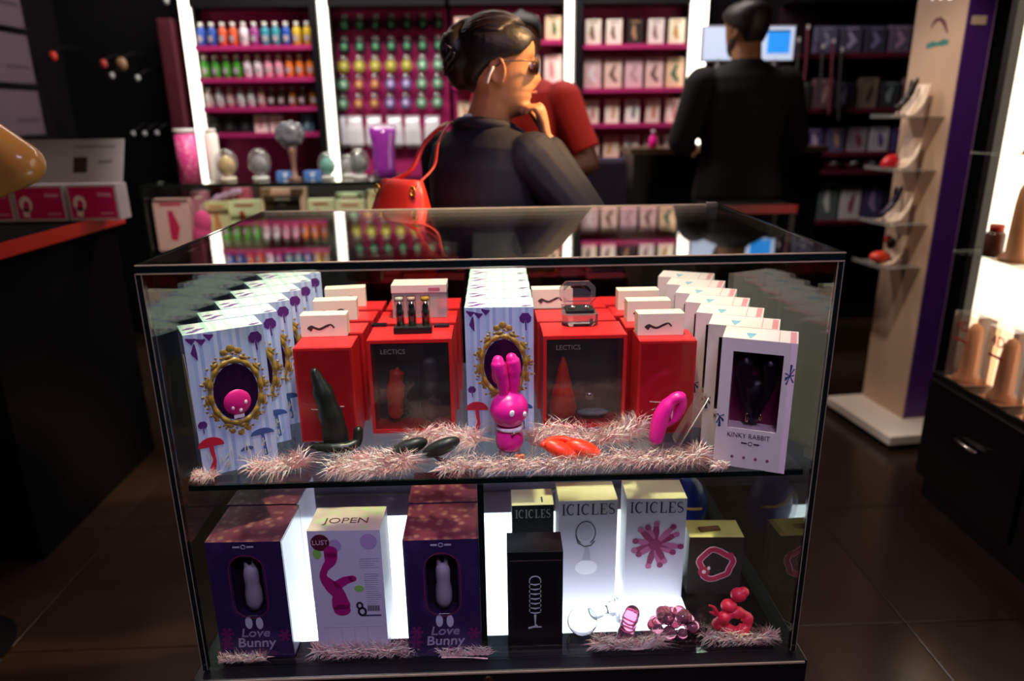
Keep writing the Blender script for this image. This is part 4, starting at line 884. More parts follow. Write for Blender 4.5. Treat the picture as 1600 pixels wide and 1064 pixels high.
t = thing('rosette', 'clear plastic rosette on a brown stem on the second counter', 'ornament', (-.845, YT, Z2))
MB().lathe([(.03, 0), (.03, .008), (.012, .014), (.01, .06), (.016, .11), (.02, .14)], 14).build('stem', pm('stem_brown', '#7a5a50', .4), t, True)
random.seed(8); pe = MB()
for k in range(18): a = k*2*pi/9+.4*(k > 8); r = .042 if k < 9 else .02; pe.ell((r*cos(a), -.01-.014*(k > 8), .19+r*.85*sin(a)), (.02+.008*random.random(), .016, .018+.01*random.random()), 10, 8)
pe.build('petals', pm('petal_smoke', '#6a6c78', .08, nz=.5, sc_=40, coat=.6), t, True); MB().ell((0, -.025, .195), (.016, .012, .016), 12, 8).build('heart', pm('heart_dark', '#3a2a34', .3), t, True)
t = thing('purple_bag', 'purple printed clear bag standing on the second counter beside the woman', 'bag', (-.455, YT, Z2))
MB().loft([[(x*.052*k, y*.022*k2, z) for x, y in ((-1, -1), (0, -1.4), (1, -1), (1, 1), (0, 1.2), (-1, 1))] for z, k, k2 in ((0, .95, 1), (.05, .85, 1), (.12, .85, 1), (.19, 1.05, .9), (.212, 1.1, .5))]).build('pouch', pm('pouch_purple', '#8a2f9c', .2, nz=.4, sc_=30, coat=.8), t, True)
MB().box(-.055, .055, -.006, .006, .21, .225).build('seal', flat('#d8c8e0'), t)
pk2_ = [(-.79, .02), (-.93, .1)]
for i, (x, dy) in enumerate(pk2_): pack('low blue carton between domed packs on the second counter', 'blue cartons on the second counter', x+.02*i, YT+.1, Z2, .07, .03, .05, '#4a7ac8', '#c8d8f0')
# ------------------------------------------------------------------ people
HEADP = [(-.006, .052, .02, .026), (.006, .076, .03, .038), (.02, .083, .045, .049), (.034, .077, .055, .056), (.045, .084, .06, .059), (.0525, .080, .065, .061), (.060, .086, .07, .063), (.072, .083, .078, .066), (.086, .083, .086, .069), (.1, .083, .092, .0715), (.114, .081, .096, .073), (.128, .0815, .098, .074), (.142, .087, .1, .075), (.16, .087, .1, .075), (.18, .08, .096, .071), (.198, .064, .084, .06), (.212, .04, .058, .04), (.22, .012, .02, .012)]
NOSE = {.072: .016, .086: .026, .1: .020, .114: .012, .128: .006, .06: .002}
def head_ring(z, f, b, w, n=32, grow=None):
    r = []
    for j in range(n):
        a = 2*pi*j/n-pi; ca, sa = cos(a), sin(a)
        x = (f if ca > 0 else b)*(abs(ca)**.85)*(1 if ca > 0 else -1); y = w*(abs(sa)**.9)*(1 if sa > 0 else -1)
        nb = [v for k, v in NOSE.items() if abs(k-z) < 1e-6]
        if nb: x += nb[0]*exp(-(a/.2)**2)
        if abs(z-.114) < .02: x -= .006*(exp(-((abs(a)-.42)/.16)**2))
        if grow: g = grow(abs(a), z); x *= 1+g/.09; y *= 1+g/.075
        r.append((x, y, z))
    return r
def add_head(mb, M):
    mb.loft([head_ring(*p) for p in HEADP], 0, True, M)
    for s in (-1, 1):
        E_ = Matrix.Translation((-.008, s*.074, .1)) @ Matrix.Rotation(s*.35, 4, 'Z') @ Matrix.Rotation(-.12, 4, 'Y')
        mb.tube([(.017*cos(a), s*.006, .03*sin(a)) for a in [2*pi*j/18 for j in range(18)]], .0048, 8, 0, True, M @ E_); mb.ell((0, 0, -.004), (.014, .004, .024), 10, 8, 0, M @ E_)
def sstep(a, b, x): t = max(0, min(1, (x-a)/(b-a))); return t*t*(3-2*t)
def hair_mb(M, line, thick=.012):
    mb = MB()
    Z = [i*.22/30 for i in range(31)]
    def interp(z):
        for p, q in zip(HEADP, HEADP[1:]):
            if p[0] <= z <= q[0]: k = (z-p[0])/(q[0]-p[0]); return [p[i]+(q[i]-p[i])*k for i in range(4)]
        return HEADP[-1]
    rings = []
    for z in Z:
        p = interp(z); rings.append(head_ring(z, p[1], p[2], p[3], 40, lambda a, zz: -.012+(thick+.012)*sstep(-.006, .006, zz-line(a))))
    rings.append([(0.01*cos(2*pi*j/40-pi), .01*sin(2*pi*j/40-pi), .22+thick*.8) for j in range(40)])
    mb.loft(rings, 0, True, M); return mb
def lineW(a):
    pts = [(0, .178), (.6, .168), (1.1, .138), (1.45, .13), (1.75, .118), (2.1, .09), (2.5, .062), (3.2, .045)]
    for p, q in zip(pts, pts[1:]):
        if p[0] <= a <= q[0]: return p[1]+(q[1]-p[1])*(a-p[0])/(q[0]-p[0])
    return .0
def lineM(a):
    pts = [(0, .175), (.7, .165), (1.1, .14), (1.5, .105), (1.75, .1), (2.2, .05), (3.2, .025)]
    for p, q in zip(pts, pts[1:]):
        if p[0] <= a <= q[0]: return p[1]+(q[1]-p[1])*(a-p[0])/(q[0]-p[0])
    return .0
def hand(mb, wr, d, n, curl, s, k=1.0):
    """palm and five fingers; d points along the hand, n is the palm normal the fingers curl to"""
    wr = Vector(wr); d = Vector(d).normalized(); n = Vector(n); n = (n-d*n.dot(d)).normalized(); sd = d.cross(n)*s
    mb.tube([wr-d*.01, wr+d*.03, wr+d*.075], [.022*k, .03*k, .032*k], 12, 0, round_=True, flatten=.5, nrm=n)
    for i, L in enumerate((.066, .075, .07, .055)):
        b = wr+d*.078*k+sd*(.0255-.017*i)*k; pts = [b-d*.012]; a = curl*.35; q = b
        for seg, ll in enumerate((.45, .32, .23)):
            dd = d*cos(a)+n*sin(a); q = q+dd*L*ll*k; pts.append(q); a += curl*(.75 if seg == 0 else .6)
        mb.tube(pts, [.0088*k, .0084*k, .0076*k, .0064*k], 8, 0, round_=True)
    b = wr+d*.022+sd*.026*k; mb.tube([b-sd*.006, b+sd*.016+d*.022+n*.008, b+sd*.018+d*.046+n*.018, b+sd*.012+d*.064+n*.026], [.011*k, .0105*k, .009*k, .007*k], 8, 0, round_=True)
TORSO = [(.46, .06, .075), (.485, .075, .1), (.52, .078, .105), (.56, .07, .099), (.61, .061, .086), (.67, .066, .093), (.73, .071, .102), (.775, .066, .108), (.808, .052, .104), (.826, .04, .075), (.84, .033, .045)]
def torso(mb, H, g, z0=0, inf=0.0):
    rings = []
    for z, dx, wy in TORSO:
        if z < z0: continue
        rings.append([((dx*H*g+inf)*cos(2*pi*j/28), (wy*H*g+inf)*(abs(sin(2*pi*j/28))**.85)*(1 if sin(2*pi*j/28) > 0 else -1), z*H) for j in range(28)])
    mb.loft(rings)
def person(label, loc, yaw, H, g, arms, head, skin_m, top_m, bot_m, hair_m, line, sleeve=1.0, hem=.49, vox=.006, fists=(1.2, 1.2), hdir=(None, None), hk=.95):
    t = thing('person', label, 'person', loc, yaw)
    Mh = Matrix.Translation(head[0]) @ Matrix.Rotation(head[1], 4, 'Z') @ Matrix.Rotation(head[2], 4, 'Y') @ Matrix.Scale(head[3], 4)
    b = MB(); add_head(b, Mh)
    nk = Mh @ Vector((-.012, 0, .03)); b.tube([(0, 0, .80*H), (0, 0, .835*H), nk, Mh @ Vector((-.01, 0, .07))], [.05*H*g, .037*H, .035*H, .035*H], 14)
    torso(b, H, g*.94); J = []
    for s, (el, wr) in zip((1, -1), arms):
        sh = Vector((0, s*.104*H*g, .79*H)); el = Vector(el); wr = Vector(wr); J.append((sh, el, wr))
        b.tube([sh, sh.lerp(el, .5), el], [.033*H*g, .03*H*g, .025*H*g], 12, round_=True); b.tube([el, el.lerp(wr, .35), wr], [.025*H*g, .025*H*g, .0165*H], 12, round_=True)
    for i, (sh, el, wr) in enumerate(J):
        hd = hdir[i]; d = (wr-el) if hd is None else Vector(hd[0]); n = Vector((0, -(1, -1)[i], 0)) if hd is None else Vector(hd[1])
        hand(b, wr, d, n, fists[i], (1, -1)[i], hk)
    for s in (-1, 1):
        b.tube([(0, s*.052*H, .48*H), (.01*H, s*.052*H, .38*H), (.012*H, s*.052*H, .27*H)], [.05*H*g, .044*H*g, .033*H*g], 12, round_=True)
        b.tube([(.012*H, s*.052*H, .27*H), (-.004*H, s*.052*H, .2*H), (-.012*H, s*.052*H, .06*H)], [.033*H*g, .034*H*g, .02*H], 12, round_=True)
    organic('body', b, vox, skin_m, t)
    c = MB(); torso(c, H, g, hem, .012)
    c.lathe([(.046*H*g, .80*H), (.039*H, .838*H), (.041*H, .848*H), (.03*H, .85*H), (.03*H, .80*H)], 18)
    for sh, el, wr in J:
        c.ell(sh, (.042*H*g, .042*H*g, .04*H*g), 14, 10)
        c.tube([sh, sh.lerp(el, .5), el if sleeve > .55 else sh.lerp(el, .82)], [.042*H*g, .038*H*g, .033*H*g if sleeve > .55 else .037*H*g], 14, round_=sleeve > .55)
        if sleeve > .55: c.tube([el, el.lerp(wr, .4), el.lerp(wr, sleeve*.93)], [.033*H*g, .03*H*g, .0235*H*g], 14, round_=True)
    tp = organic('top_garment', c, vox, top_m, t, 4)
    l = MB(); torso_low = [r for r in TORSO if r[0] <= .57]
    l.loft([[((dx*H*g+.008)*cos(2*pi*j/24), (wy*H*g+.008)*sin(2*pi*j/24), z*H) for j in range(24)] for z, dx, wy in torso_low])
    for s in (-1, 1): l.tube([(0, s*.052*H, .49*H), (.01*H, s*.052*H, .38*H), (.012*H, s*.052*H, .27*H), (0, s*.052*H, .16*H), (-.008*H, s*.052*H, .055*H)], [.057*H*g, .055*H*g, .049*H*g, .046*H*g, .04*H*g], 12)
    organic('trousers', l, .009, bot_m, t)
    for s in (-1, 1): organic('shoe', MB().tube([(-.03*H, s*.052*H, .024*H), (.03*H, s*.052*H, .022*H), (.085*H, s*.054*H, .017*H)], [.0225*H, .022*H, .0165*H], 12, round_=True), .007, pm('shoe_black', '#121212', .4), t)
    hm = hair_mb(Mh, line)
    return t, Mh, hm, J, tp
skinW = pm('skin_warm', '#c58a5c', .5, nz=.08, sss=.12); skinD = pm('skin_deep', '#5a3524', .5, nz=.1); skinM = pm('skin_olive', '#9c6844', .5, nz=.1)
hairB = pm('hair_dark', '#1a100c', .45, nz=.5, sc_=60, bump=.5)
R3 = lambda v, yaw: Vector((v[0]*cos(yaw)+v[1]*sin(yaw), -v[0]*sin(yaw)+v[1]*cos(yaw), v[2]))

# woman in navy jacket, hand at her chin
yw = radians(45); LW = Vector((-.012, .9, 0)); wl = lambda x, y, z: R3(Vector((x, y, z))-LW, yw)
jack = pm('jacket_navy', '#0f0e1a', .75, nz=.25, sc_=13, bump=.6)
headpos = wl(.022, .88, 1.337)
t, Mh, hm, J, tp = person('woman in navy jacket and dark glasses resting her hand on her chin', LW, yw, 1.56, 1.0, [((.07, .25, .985), (.24, .12, .93)), (wl(.265, .755, 1.045), wl(.142, .845, 1.262))],
    (headpos, -yw+.06, .03, .985), skinW, jack, pm('trousers_dark', '#16161e', .8), hairB, lineW, 1.0, .49, .0045, (.6, 1.35), (None, (R3((-.22, .02, 1), yw), R3((-1, .1, -.1), yw))), .92)
organic('hair', hm.ell((-.085, .0, .135), (.055, .06, .062), 18, 12, 0, Mh).ell((-.112, -.01, .15), (.038, .045, .045), 16, 12, 0, Mh).ell((-.092, .012, .105), (.042, .05, .05), 16, 12, 0, Mh).ell((-.02, 0, .19), (.075, .06, .045), 18, 12, 0, Mh).tube([Mh @ Vector(v) for v in ((-.05, .01, .21), (-.085, .015, .2), (-.11, .0, .19))], [.022, .024, .018], 10, round_=True), .005, hairB, t, 2)
hs_ = MB(); random.seed(6); hc = Vector((-.012, 0, .118))
for k in range(46):
    ph = -1.45+2.9*k/45; s0 = Vector((.75*cos(ph)**2+.1, sin(ph)*.95, .62+.3*cos(ph))).normalized(); s1 = Vector((-.95, .25*sin(ph)+random.uniform(-.06, .06), .28+random.uniform(-.1, .1))).normalized(); P = []
    for i in range(11):
        q = i/10; d_ = s0.slerp(s1, q); rr = 1+.012*sin(9*q+k); P.append(Mh @ (hc+Vector((d_.x*.109, d_.y*.0925, d_.z*.121))*rr))
    hs_.tube(P, [.0016]+[.0036]*9+[.002], 5)
for k in range(14):
    a = k*2*pi/14; P = [Mh @ (Vector((-.118, 0, .138))+Vector((.012-.03*sin(q*pi), (.05-.012*q)*cos(a+q*1.9), (.05-.012*q)*sin(a+q*1.9)))) for q in [i/8 for i in range(9)]]
    hs_.tube(P, [.002]+[.0055]*7+[.003], 6)
hs_.build('hair_strands', pm('hair_strand', '#20140e', .38, nz=.5, sc_=90), t, True)
gl = MB()
for s in (-1, 1): gl.ell((.0905, s*.0325, .1155), (.0035, .027, .0205), 18, 10, 0, Mh)
ln = gl.build('glasses', pm('lens_dark', '#1c1410', .08, coat=.8), t, True)
fr = MB()
for s in (-1, 1):
    fr.tube([(.0905, s*.0325+.0275*cos(a), .1155+.021*sin(a)) for a in [2*pi*j/20 for j in range(20)]], .0016, 6, closed=True, M=Mh)
    fr.tube([(.088, s*.058, .122), (.05, s*.078, .123), (0, s*.083, .12), (-.016, s*.082, .108)], .0016, 6, M=Mh)
fr.tube([(.0915, -.006, .12), (.093, 0, .122), (.0915, .006, .12)], .0016, 6, M=Mh); fr.build('frame', pm('frame_metal', '#6a625c', .3, .8), ln, True)
ey = MB()
for s in (-1, 1): ey.ell((.0745, s*.031, .1145), (.009, .012, .008), 12, 8, 0, Mh)
ey.build('eyes', flat('#e8e0d8'), t, True)
lp = MB().tube([Mh @ Vector(v) for v in ((.083, -.02, .0525), (.0905, -.008, .0545), (.092, 0, .054), (.0905, .008, .0545), (.083, .02, .0525))], [.002, .0042, .0046, .0042, .002], 8, round_=True); lp.build('lips', pm('lip_rose', '#a5584a', .4), t, True)
MB().tube([Mh @ Vector(v) for v in ((-.022, -.086, .105), (-.03, -.088, .09), (-.035, -.086, .072))], .0035, 8, round_=True).build('earpiece', flat('#f2ece6'), t, True)
ck = MB()
for k in range(3): ck.tube([Mh @ Vector(v) for v in ((-.1-.01*k, -.052, .125+.012*k), (-.125-.004*k, -.045, .138+.01*k), (-.14, -.03, .15+.008*k))], .0024, 6)
ck.build('hair_clip', pm('clip_shine', '#b8b0a8', .15, .9), t, True)
co = MB(); zc = 1.305
for a0_, a1_ in ((40, 320),):
    P = [(.062*cos(radians(a)), .07*sin(radians(a)), zc+.012*cos(radians(a-180))) for a in range(a0_, a1_+1, 14)]
    co.tube(P, [.018]*len(P), 10, flatten=.9, nrm=(0, 0, 1))
co.build('jacket_collar', jack, tp, True)
P = [(.052*cos(radians(a))+.004, .056*sin(radians(a)), 1.322+.01*cos(radians(a-180))-(.012 if abs(a-180) > 110 else 0)) for a in range(20, 341, 16)]
MB().tube(P, .0085, 8).build('shirt_collar', flat('#e4dcd4'), t, True)
el, wr = J[1][1], J[1][2]; cf = el.lerp(wr, .9); dv = (wr-el).normalized()
MB().tube([cf-dv*.008, cf+dv*.012], [.0285, .0265], 14).build('shirt_cuff', flat('#eee6e0'), t, True)

# her red shoulder bag
BO = Vector((-.222, .765, .905)); t = thing('shoulder_bag', 'red leather shoulder bag hanging from the shoulder of the woman', 'handbag', BO, 0)
redl = pm('leather_red', '#c0281c', .4, nz=.15, bump=.1)
Rz = Matrix.Rotation(radians(-42), 4, 'Z')
MB().loft([[(x*.1*k+ox, y*.04*k2, z) for x, y in ((-1, -.7), (-.5, -1.1), (.5, -1.1), (1, -.7), (1, .7), (.5, 1.1), (-.5, 1.1), (-1, .7))] for z, k, k2, ox in ((0, .8, .6, -.02), (.02, 1, 1, -.02), (.12, 1.02, 1.1, -.01), (.2, .9, .8, 0), (.25, .76, .5, .005), (.285, .66, .22, .01))], 0, True, Rz).build('bag_body', redl, t, True)
for pts in (((-.058, -.01, .27), (aty(640, 268, .79)-BO), (aty(662, 226, .815)-BO), (aty(687, 200, .86)-BO), (aty(700, 192, .93)-BO), (aty(703, 194, 1.0)-BO)), ((.07, -.02, .27), (aty(677, 262, .775)-BO), (aty(684, 226, .805)-BO), (aty(697, 200, .86)-BO), (aty(707, 191, .93)-BO), (aty(710, 193, 1.0)-BO))):
    P = [(Rz @ Vector(pts[0]))]+[Vector(q) for q in pts[1:]]
    MB().tube(spl(P, 6), .0062, 8, flatten=.45, nrm=(.7, .7, 0)).build('strap', redl, t, True)
MB().tube([Rz @ Vector(v) for v in ((-.098, -.03, .2), (-.04, -.042, .205), (.05, -.042, .205), (.088, -.03, .2))], .003, 6).build('seam', pm('leather_red_dark', '#6f120e', .5), t, True)
for x in (-.058, .07): MB().tube([Rz @ Vector((x+.009*cos(a), -.022, .262+.011*sin(a))) for a in [2*pi*j/12 for j in range(12)]], .0022, 6, closed=True).build('ring_fitting', pm('fitting_gold', '#c99a3a', .3, .8), t, True)

# man in red shirt
yr = radians(-128); LR = Vector((.16, 2.42, 0))
t, Mh, hm, J, tp = person('man in red short sleeved shirt standing behind the woman', LR, yr, 1.77, 1.12, [((-.02, .33, 1.13), (.22, .17, 1.08)), ((.0, -.3, 1.13), (.23, -.14, 1.06))],
    (Vector((.015, 0, 1.535)), .5, .12, 1.03), skinD, pm('shirt_red', '#b31f1c', .75, nz=.15, sc_=16), pm('jeans_dark', '#1c2030', .8), pm('hair_black', '#0c0908', .6, nz=.5, bump=.4), lineM, .4, .5, .008)
organic('hair', hm, .006, MATS['hair_black'], t, 2)
ey = MB()
for s in (-1, 1): ey.ell((.0765, s*.031, .1145), (.009, .012, .007), 10, 8, 0, Mh)
ey.build('eyes', flat('#d8d0c8'), t, True)

# man in black seen from behind
yb_ = radians(97); LB = Vector((1.16, 2.42, 0))
t, Mh, hm, J, tp = person('man in black sweater seen from behind facing the screens', LB, yb_, 1.84, 1.04, [((.05, .265, 1.21), (.28, .14, 1.17)), ((.04, -.3, 1.2), (.28, -.16, 1.16))],
    (Vector((.02, 0, 1.575)), .38, .08, 1.05), skinM, pm('sweater_black', '#050506', .85, nz=.2), pm('jeans_charcoal', '#0a0a0d', .8), hairB, lineM, 1.0, .5, .008)
organic('hair', hm, .006, hairB, t, 2)
be = MB().loft([head_ring(z, f*1.03, b*.5, w_*1.04) for z, f, b, w_ in ((-.008, .05, .02, .026), (.008, .078, .03, .04), (.03, .081, .05, .055), (.045, .08, .055, .0585), (.06, .07, .06, .062), (.075, .045, .06, .066))], 0, True, Mh); be.build('beard', hairB, t, True)
# ------------------------------------------------------------------ cash desk and screens
t = thing('cash_desk', 'dark cash desk with brown edge in front of the screens', 'desk', (1.2, 2.85, 0))
MB().box(-.45, .55, 0, .3, 0, 1.13).build('desk_body', pm('desk_dark', '#120f12', .4), t)
MB().box(-.47, .57, -.02, .3, 1.13, 1.16).build('desk_top', pm('desk_edge_brown', '#5a4632', .4), t)
scr = lightmat('screen_white', '#c8d4ee', .85); scb = lightmat('screen_blue', '#2a8ae0', 1.1); bez = pm('bezel_grey', '#a8a8ae', .4)
for lbl, px0, px1, inner in (('white computer screen left of the man in black', 1098, 1150, False), ('screen showing blue window right of the man in black', 1186, 1240, True)):
    a = aty(px0, 40, 2.95); b = aty(px1, 96, 2.95); cx = (a.x+b.x)/2; w_ = b.x-a.x; h_ = a.z-b.z
    t = thing('monitor', lbl, 'monitor', (cx, 2.95, 1.16), 0)
    zb = b.z-1.16
    MB().box(-w_/2, w_/2, 0, .03, zb, zb+h_).build('casing', bez, t, bev=.004)
    MB().box(-w_/2+.008, w_/2-.008, -.002, 0, zb+.008, zb+h_-.008).build('screen', scr, t)
    if inner: MB().box(-w_/2+.05, w_/2-.03, -.004, -.0022, zb+.04, zb+h_-.03).build('screen_window', scb, t); MB().box(-w_/2+.05, w_/2-.03, -.0045, -.0022, zb+h_-.03, zb+h_-.022).build('title_bar', flat('#20304a'), t)
    MB().tube([(0, .015, zb+.02), (0, .02, .012)], .018, 8).build('neck', bez, t); MB().box(-.09, .09, -.06, .09, 0, .012).build('foot', bez, t, bev=.003)
t = thing('side_table', 'low dark table with red front edge before the man in black', 'table', (1.09, 2.02, 0))
MB().box(-.17, .2, 0, .22, .93, .955).build('table_top', pm('table_black', '#141114', .4), t)
MB().box(-.17, .2, -.006, 0, .925, .96).build('red_edge', pm('edge_red', '#8a1414', .4), t)
for x in (-.155, .185):
    for y in (.015, .205): MB().box(x-.012, x+.012, y-.012, y+.012, 0, .93).build('leg', pm('table_black', '#141114', .4), t)
# dark violet chair behind the case
t = thing('office_chair', 'dark violet upholstered chair in front of the back counter', 'chair', (.5, 2.85, 0), radians(170))
pv = pm('upholstery_violet', '#1e1636', .8, nz=.2)
MB().box(-.22, .22, -.22, .22, .44, .52).build('seat', pv, t, bev=.03); MB().box(-.21, .21, .19, .25, .58, 1.13).build('backrest', pv, t, bev=.025)
MB().tube([(0, 0, .08), (0, 0, .44)], .03, 10).build('column', blk, t); MB().box(-.02, .02, .18, .22, .47, .6).build('back_bar', blk, t)
for k in range(5): a = k*2*pi/5; MB().tube([(0, 0, .1), (.26*cos(a), .26*sin(a), .045)], [.022, .014], 8, round_=True).build('leg', blk, t); 
t = thing('pink_bottle', 'small hot pink bottle standing on the cash desk', 'bottle', (.86, 2.9, 1.16))
MB().lathe([(.02, 0), (.024, .01), (.022, .05), (.01, .065), (.01, .075)], 12).build('body', pinkS, t, True); MB().lathe([(.012, .075), (.012, .09), (.0001, .091)], 10).build('cap', flat('#d8b0c0'), t, True)

# ------------------------------------------------------------------ white display stand with acrylic shelves
rs = radians(7); SX, SY = 1.75, 1.80            # front corner of the post
t = thing('display_stand', 'tall beige and purple display stand on white plinth with acrylic shelves', 'display stand', (SX, SY, 0), rs)
bei = pm('stand_beige', '#c9a88e', .45, nz=.06, sc_=6); pur = pm('stand_purple', '#4a2270', .4, nz=.1); whp = pm('plinth_white', '#e6d6c8', .35, nz=.05)
pb = MB().box(-.17, .30, -.16, .30, .025, .065).build('plinth', whp, t, bev=.004)
MB().box(-.15, .28, -.14, .28, 0, .025).build('plinth_recess', pm('recess_dark', '#1a1614', .6), pb)
MB().box(0, .006, 0, .28, .066, 2.3).build('front_panel', bei, t)
MB().box(.0065, .112, -.002, .28, .066, 2.3).build('purple_side', pur, t)
MB().box(.1125, .2, .01, .26, .066, 2.3).build('rear_section', pm('stand_rear_black', '#0e0c10', .4), t)
MB().box(.0005, .11, -.0055, -.0025, .066, .07).build('foot_trim', metal, t)
for dx in (.0, .111): MB().box(dx-.001, dx+.002, -.004, .0, .066, 2.3).build('edge_trim', pm('trim_mauve', '#8c6c88', .4), t)
MB().box(.02, .08, -.0045, -.0025, 1.63, 1.66).build('clip_label', flat('#d8b8a0'), t)
acs = glass('stand_acrylic', '#e2dcd8', .12, haze=.12)
# shelves stick out from the beige face (local -x)
def panelz(px, py): return atx(px, py, SX-.02).z
shelf_z = [panelz(1425, y) for y in (182, 262, 346, 415)]
for z in shelf_z:
    s_ = MB().box(-.17, -.001, .03, .24, z-.005, z).build('acrylic_shelf', acs, t); MB().box(-.17, -.166, .03, .24, z, z+.012).build('shelf_lip', acs, s_)
MTs = t.matrix_basis
def onstand(name, lbl, cat, x, y, z):
    p = Matrix.Translation((SX, SY, 0)) @ Matrix.Rotation(rs, 4, 'Z') @ Vector((x, y, z)); return thing(name, lbl, cat, p, rs, 'display pieces on the acrylic shelves')
crd = pm('card_cream', '#e9cdb4', .4)
prod = [('black', '#1e1614', 'dark two eared rabbit piece on its cream card, top acrylic shelf'), ('red', '#c81e2c', 'red scoop shaped piece on its cream card, second acrylic shelf'), ('violet', '#2a1c3a', 'dark violet forked piece on its cream card, third acrylic shelf'), ('coral', '#d8402c', 'coral and black piece on its cream card, lowest used acrylic shelf')]
for k, (nm, hx, lbl) in enumerate(prod):
    tt = onstand('display_piece', lbl, 'display piece', -.085, .13, shelf_z[k]+.0005); m = pm('piece_'+nm, hx, .35)
    cm = MB(); cm.loft([[(x+.004*s, y*.05, z) for s, y in ((-1, -1), (1, -1), (1, 1), (-1, 1))] for x, z in ((-.045, 0), (.0, .012), (.03, .05), (.045, .12))]); cm.build('backing_card', crd, tt, True)
    pc = MB()
    if k in (0, 2):
        pc.tube(spl([(-.05, 0, .035), (-.03, 0, .05), (-.008, 0, .075), (.002, -.012, .105), (.008, -.018, .14)], 4), [.01]*4+[.013]*4+[.011]*4+[.008]*4+[.005], 10, round_=True).tube(spl([(-.012, 0, .07), (.004, .014, .1), (.012, .02, .135)], 4), [.01]*4+[.008]*4+[.005], 10, round_=True)
    elif k == 1: pc.ell((-.03, 0, .045), (.042, .022, .03), 14, 10, 0, Matrix.Rotation(-.5, 4, 'Y'))
    else: pc.ell((-.035, 0, .03), (.045, .028, .024), 14, 10).ell((.0, .01, .1), (.016, .014, .018), 12, 8)
    pc.build('product', m, tt, True)
    if k == 3: MB().ell((.004, -.008, .085), (.02, .016, .024), 12, 8).build('product_cap', pm('piece_black', '#1e1614', .35), tt, True)
    MB().ell((-.045, .0, .012), (.008, .012, .008), 8, 6).build('support', cl, tt, True)
# printed emblem and lettering on the beige panel (faces local -x)
MF = Matrix.Translation((-.0006, .131, 0)) @ Matrix.Rotation(-pi/2, 4, 'Z')
zE = panelz(1445, 45); zT_ = panelz(1445, 72); zL = panelz(1455, 2)
MB().stroke([(-.05, zE-.002), (-.032, zE+.022), (-.006, zE+.026), (.02, zE+.008), (.045, zE-.03)], [.004, .016, .014, .016, .006], 0, .0005, 0, MF).build('emblem_print', flat('#6a3838'), t)
MB().stroke([(-.062, zT_-.004), (-.03, zT_+.002), (0, zT_), (.03, zT_+.004), (.058, zT_+.002)], [.016, .022, .014, .024, .016], 0, .0005, 0, MF).build('slogan_print', flat('#3f7f78'), t)
lw_ = spl([(-.07, zL+.004, 0), (-.045, zL+.03, 0), (-.03, zL+.01, 0), (-.012, zL+.004, 0), (.0, zL+.035, 0), (.01, zL+.01, 0), (.035, zL-.004, 0), (.06, zL+.02, 0), (.07, zL+.06, 0)], 4)
MB().stroke([(p.x, p.y) for p in lw_], .014, 0, .004, 0, MF).build('script_lettering', lightmat('sign_white', '#fff4ea', 1.2), t)

# ------------------------------------------------------------------ lit shelf unit at the right
XP = 1.62; y0u, y1u = -.3, 1.3; zdeck = .47
t = thing('lit_shelf_unit', 'black cabinet with lit white back and glass shelves at the right', 'shelf unit', (XP, 0, 0))
MB().box(0, .03, y0u, y1u, zdeck, 2.2).build('light_panel', lightmat('shelf_light_warm', '#fff0d8', 1.9), t)
MB().box(-.1, .3, y0u, y1u, .08, zdeck-.001).build('cabinet_body', pm('cabinet_dark', '#0e0c0c', .35), t, bev=.002)
MB().box(-.08, .28, y0u+.02, y1u-.02, 0, .08).build('plinth', blk, t)
MB().box(-.03, .31, y1u+.0005, y1u+.03, 0, 2.3).build('end_panel', pm('end_black', '#121013', .4), t)
MB().box(.0305, .3, y0u, y1u, zdeck, 2.2).build('back_box', blk, t)
for k in range(3):
    yk = 1.28-.5*k; dr = MB().box(-.118, -.101, yk-.48, yk, .1, zdeck-.02).build('drawer_front', pm('cabinet_dark', '#0e0c0c', .35), t, bev=.002)
    MB().tube([(-.12, yk-.3, .31), (-.135, yk-.295, .312), (-.135, yk-.2, .312), (-.12, yk-.195, .31)], .005, 8).build('handle', pm('handle_steel', '#d0c4b8', .25, 1), dr, True)
shz = [zdeck, atx(1585, 420, 1.5).z, atx(1585, 242, 1.5).z]
for z in shz[1:]: MB().box(-.1, -.001, y0u, y1u, z-.008, z-.0005).build('glass_shelf', g_shelf, t)
fle = pm('molded_beige', '#d99a68', .45, nz=.06); pkp = glass('pack_clear', '#fbeee2', .07, haze=.06)
def molded(lbl, grp, y, z, h, r, rz=0, card=False, x=1.569):
    t = thing('molded_pack', lbl, 'pack', (x, y, z), rz, grp)
    MB().lathe([(r*1.5, .0), (r*1.6, .006), (r*1.5, .014), (r*1.05, .03), (r*1.0, h*.4), (r*.92, h*.7), (r*.78, h*.88), (r*.5, h*.97), (r*.15, h)], 18).build('molded_product', fle, t, True)
    MB().box(-r*1.5, r*1.5, -r*1.7, r*1.7, .0005, .003).build('tray', flat('#e8c8a8'), t)
    if card:
        MB().box(-r*1.62, r*1.62, -r*1.75, r*1.75, .0035, h*1.16).build('clear_box', pkp, t)
        MB().box(r*1.1, r*1.13, -r*1.6, r*1.6, .004, h*1.1).build('backing_card', flat('#c8b0a4'), t)
        for s in (-1,): 
            l = text('pack_lettering', '4D', h*.24, flat('#9a1c1c'), t, -r*1.64, 0, h*.95, 1); l.rotation_euler = (0, 0, -pi/2)
        MB().box(-r*1.645, -r*1.63, -r*1.2, r*1.2, h*.7, h*.74).build('band_print', flat('#b03028'), t)
for k, yy in enumerate((1.19, 1.02, .85, .68)): molded('beige molded product in clear lettered box, %s from the black end panel' % ('first', 'second', 'third', 'fourth')[k], 'molded packs on the deck', yy, zdeck, .2, .029, 0, True)
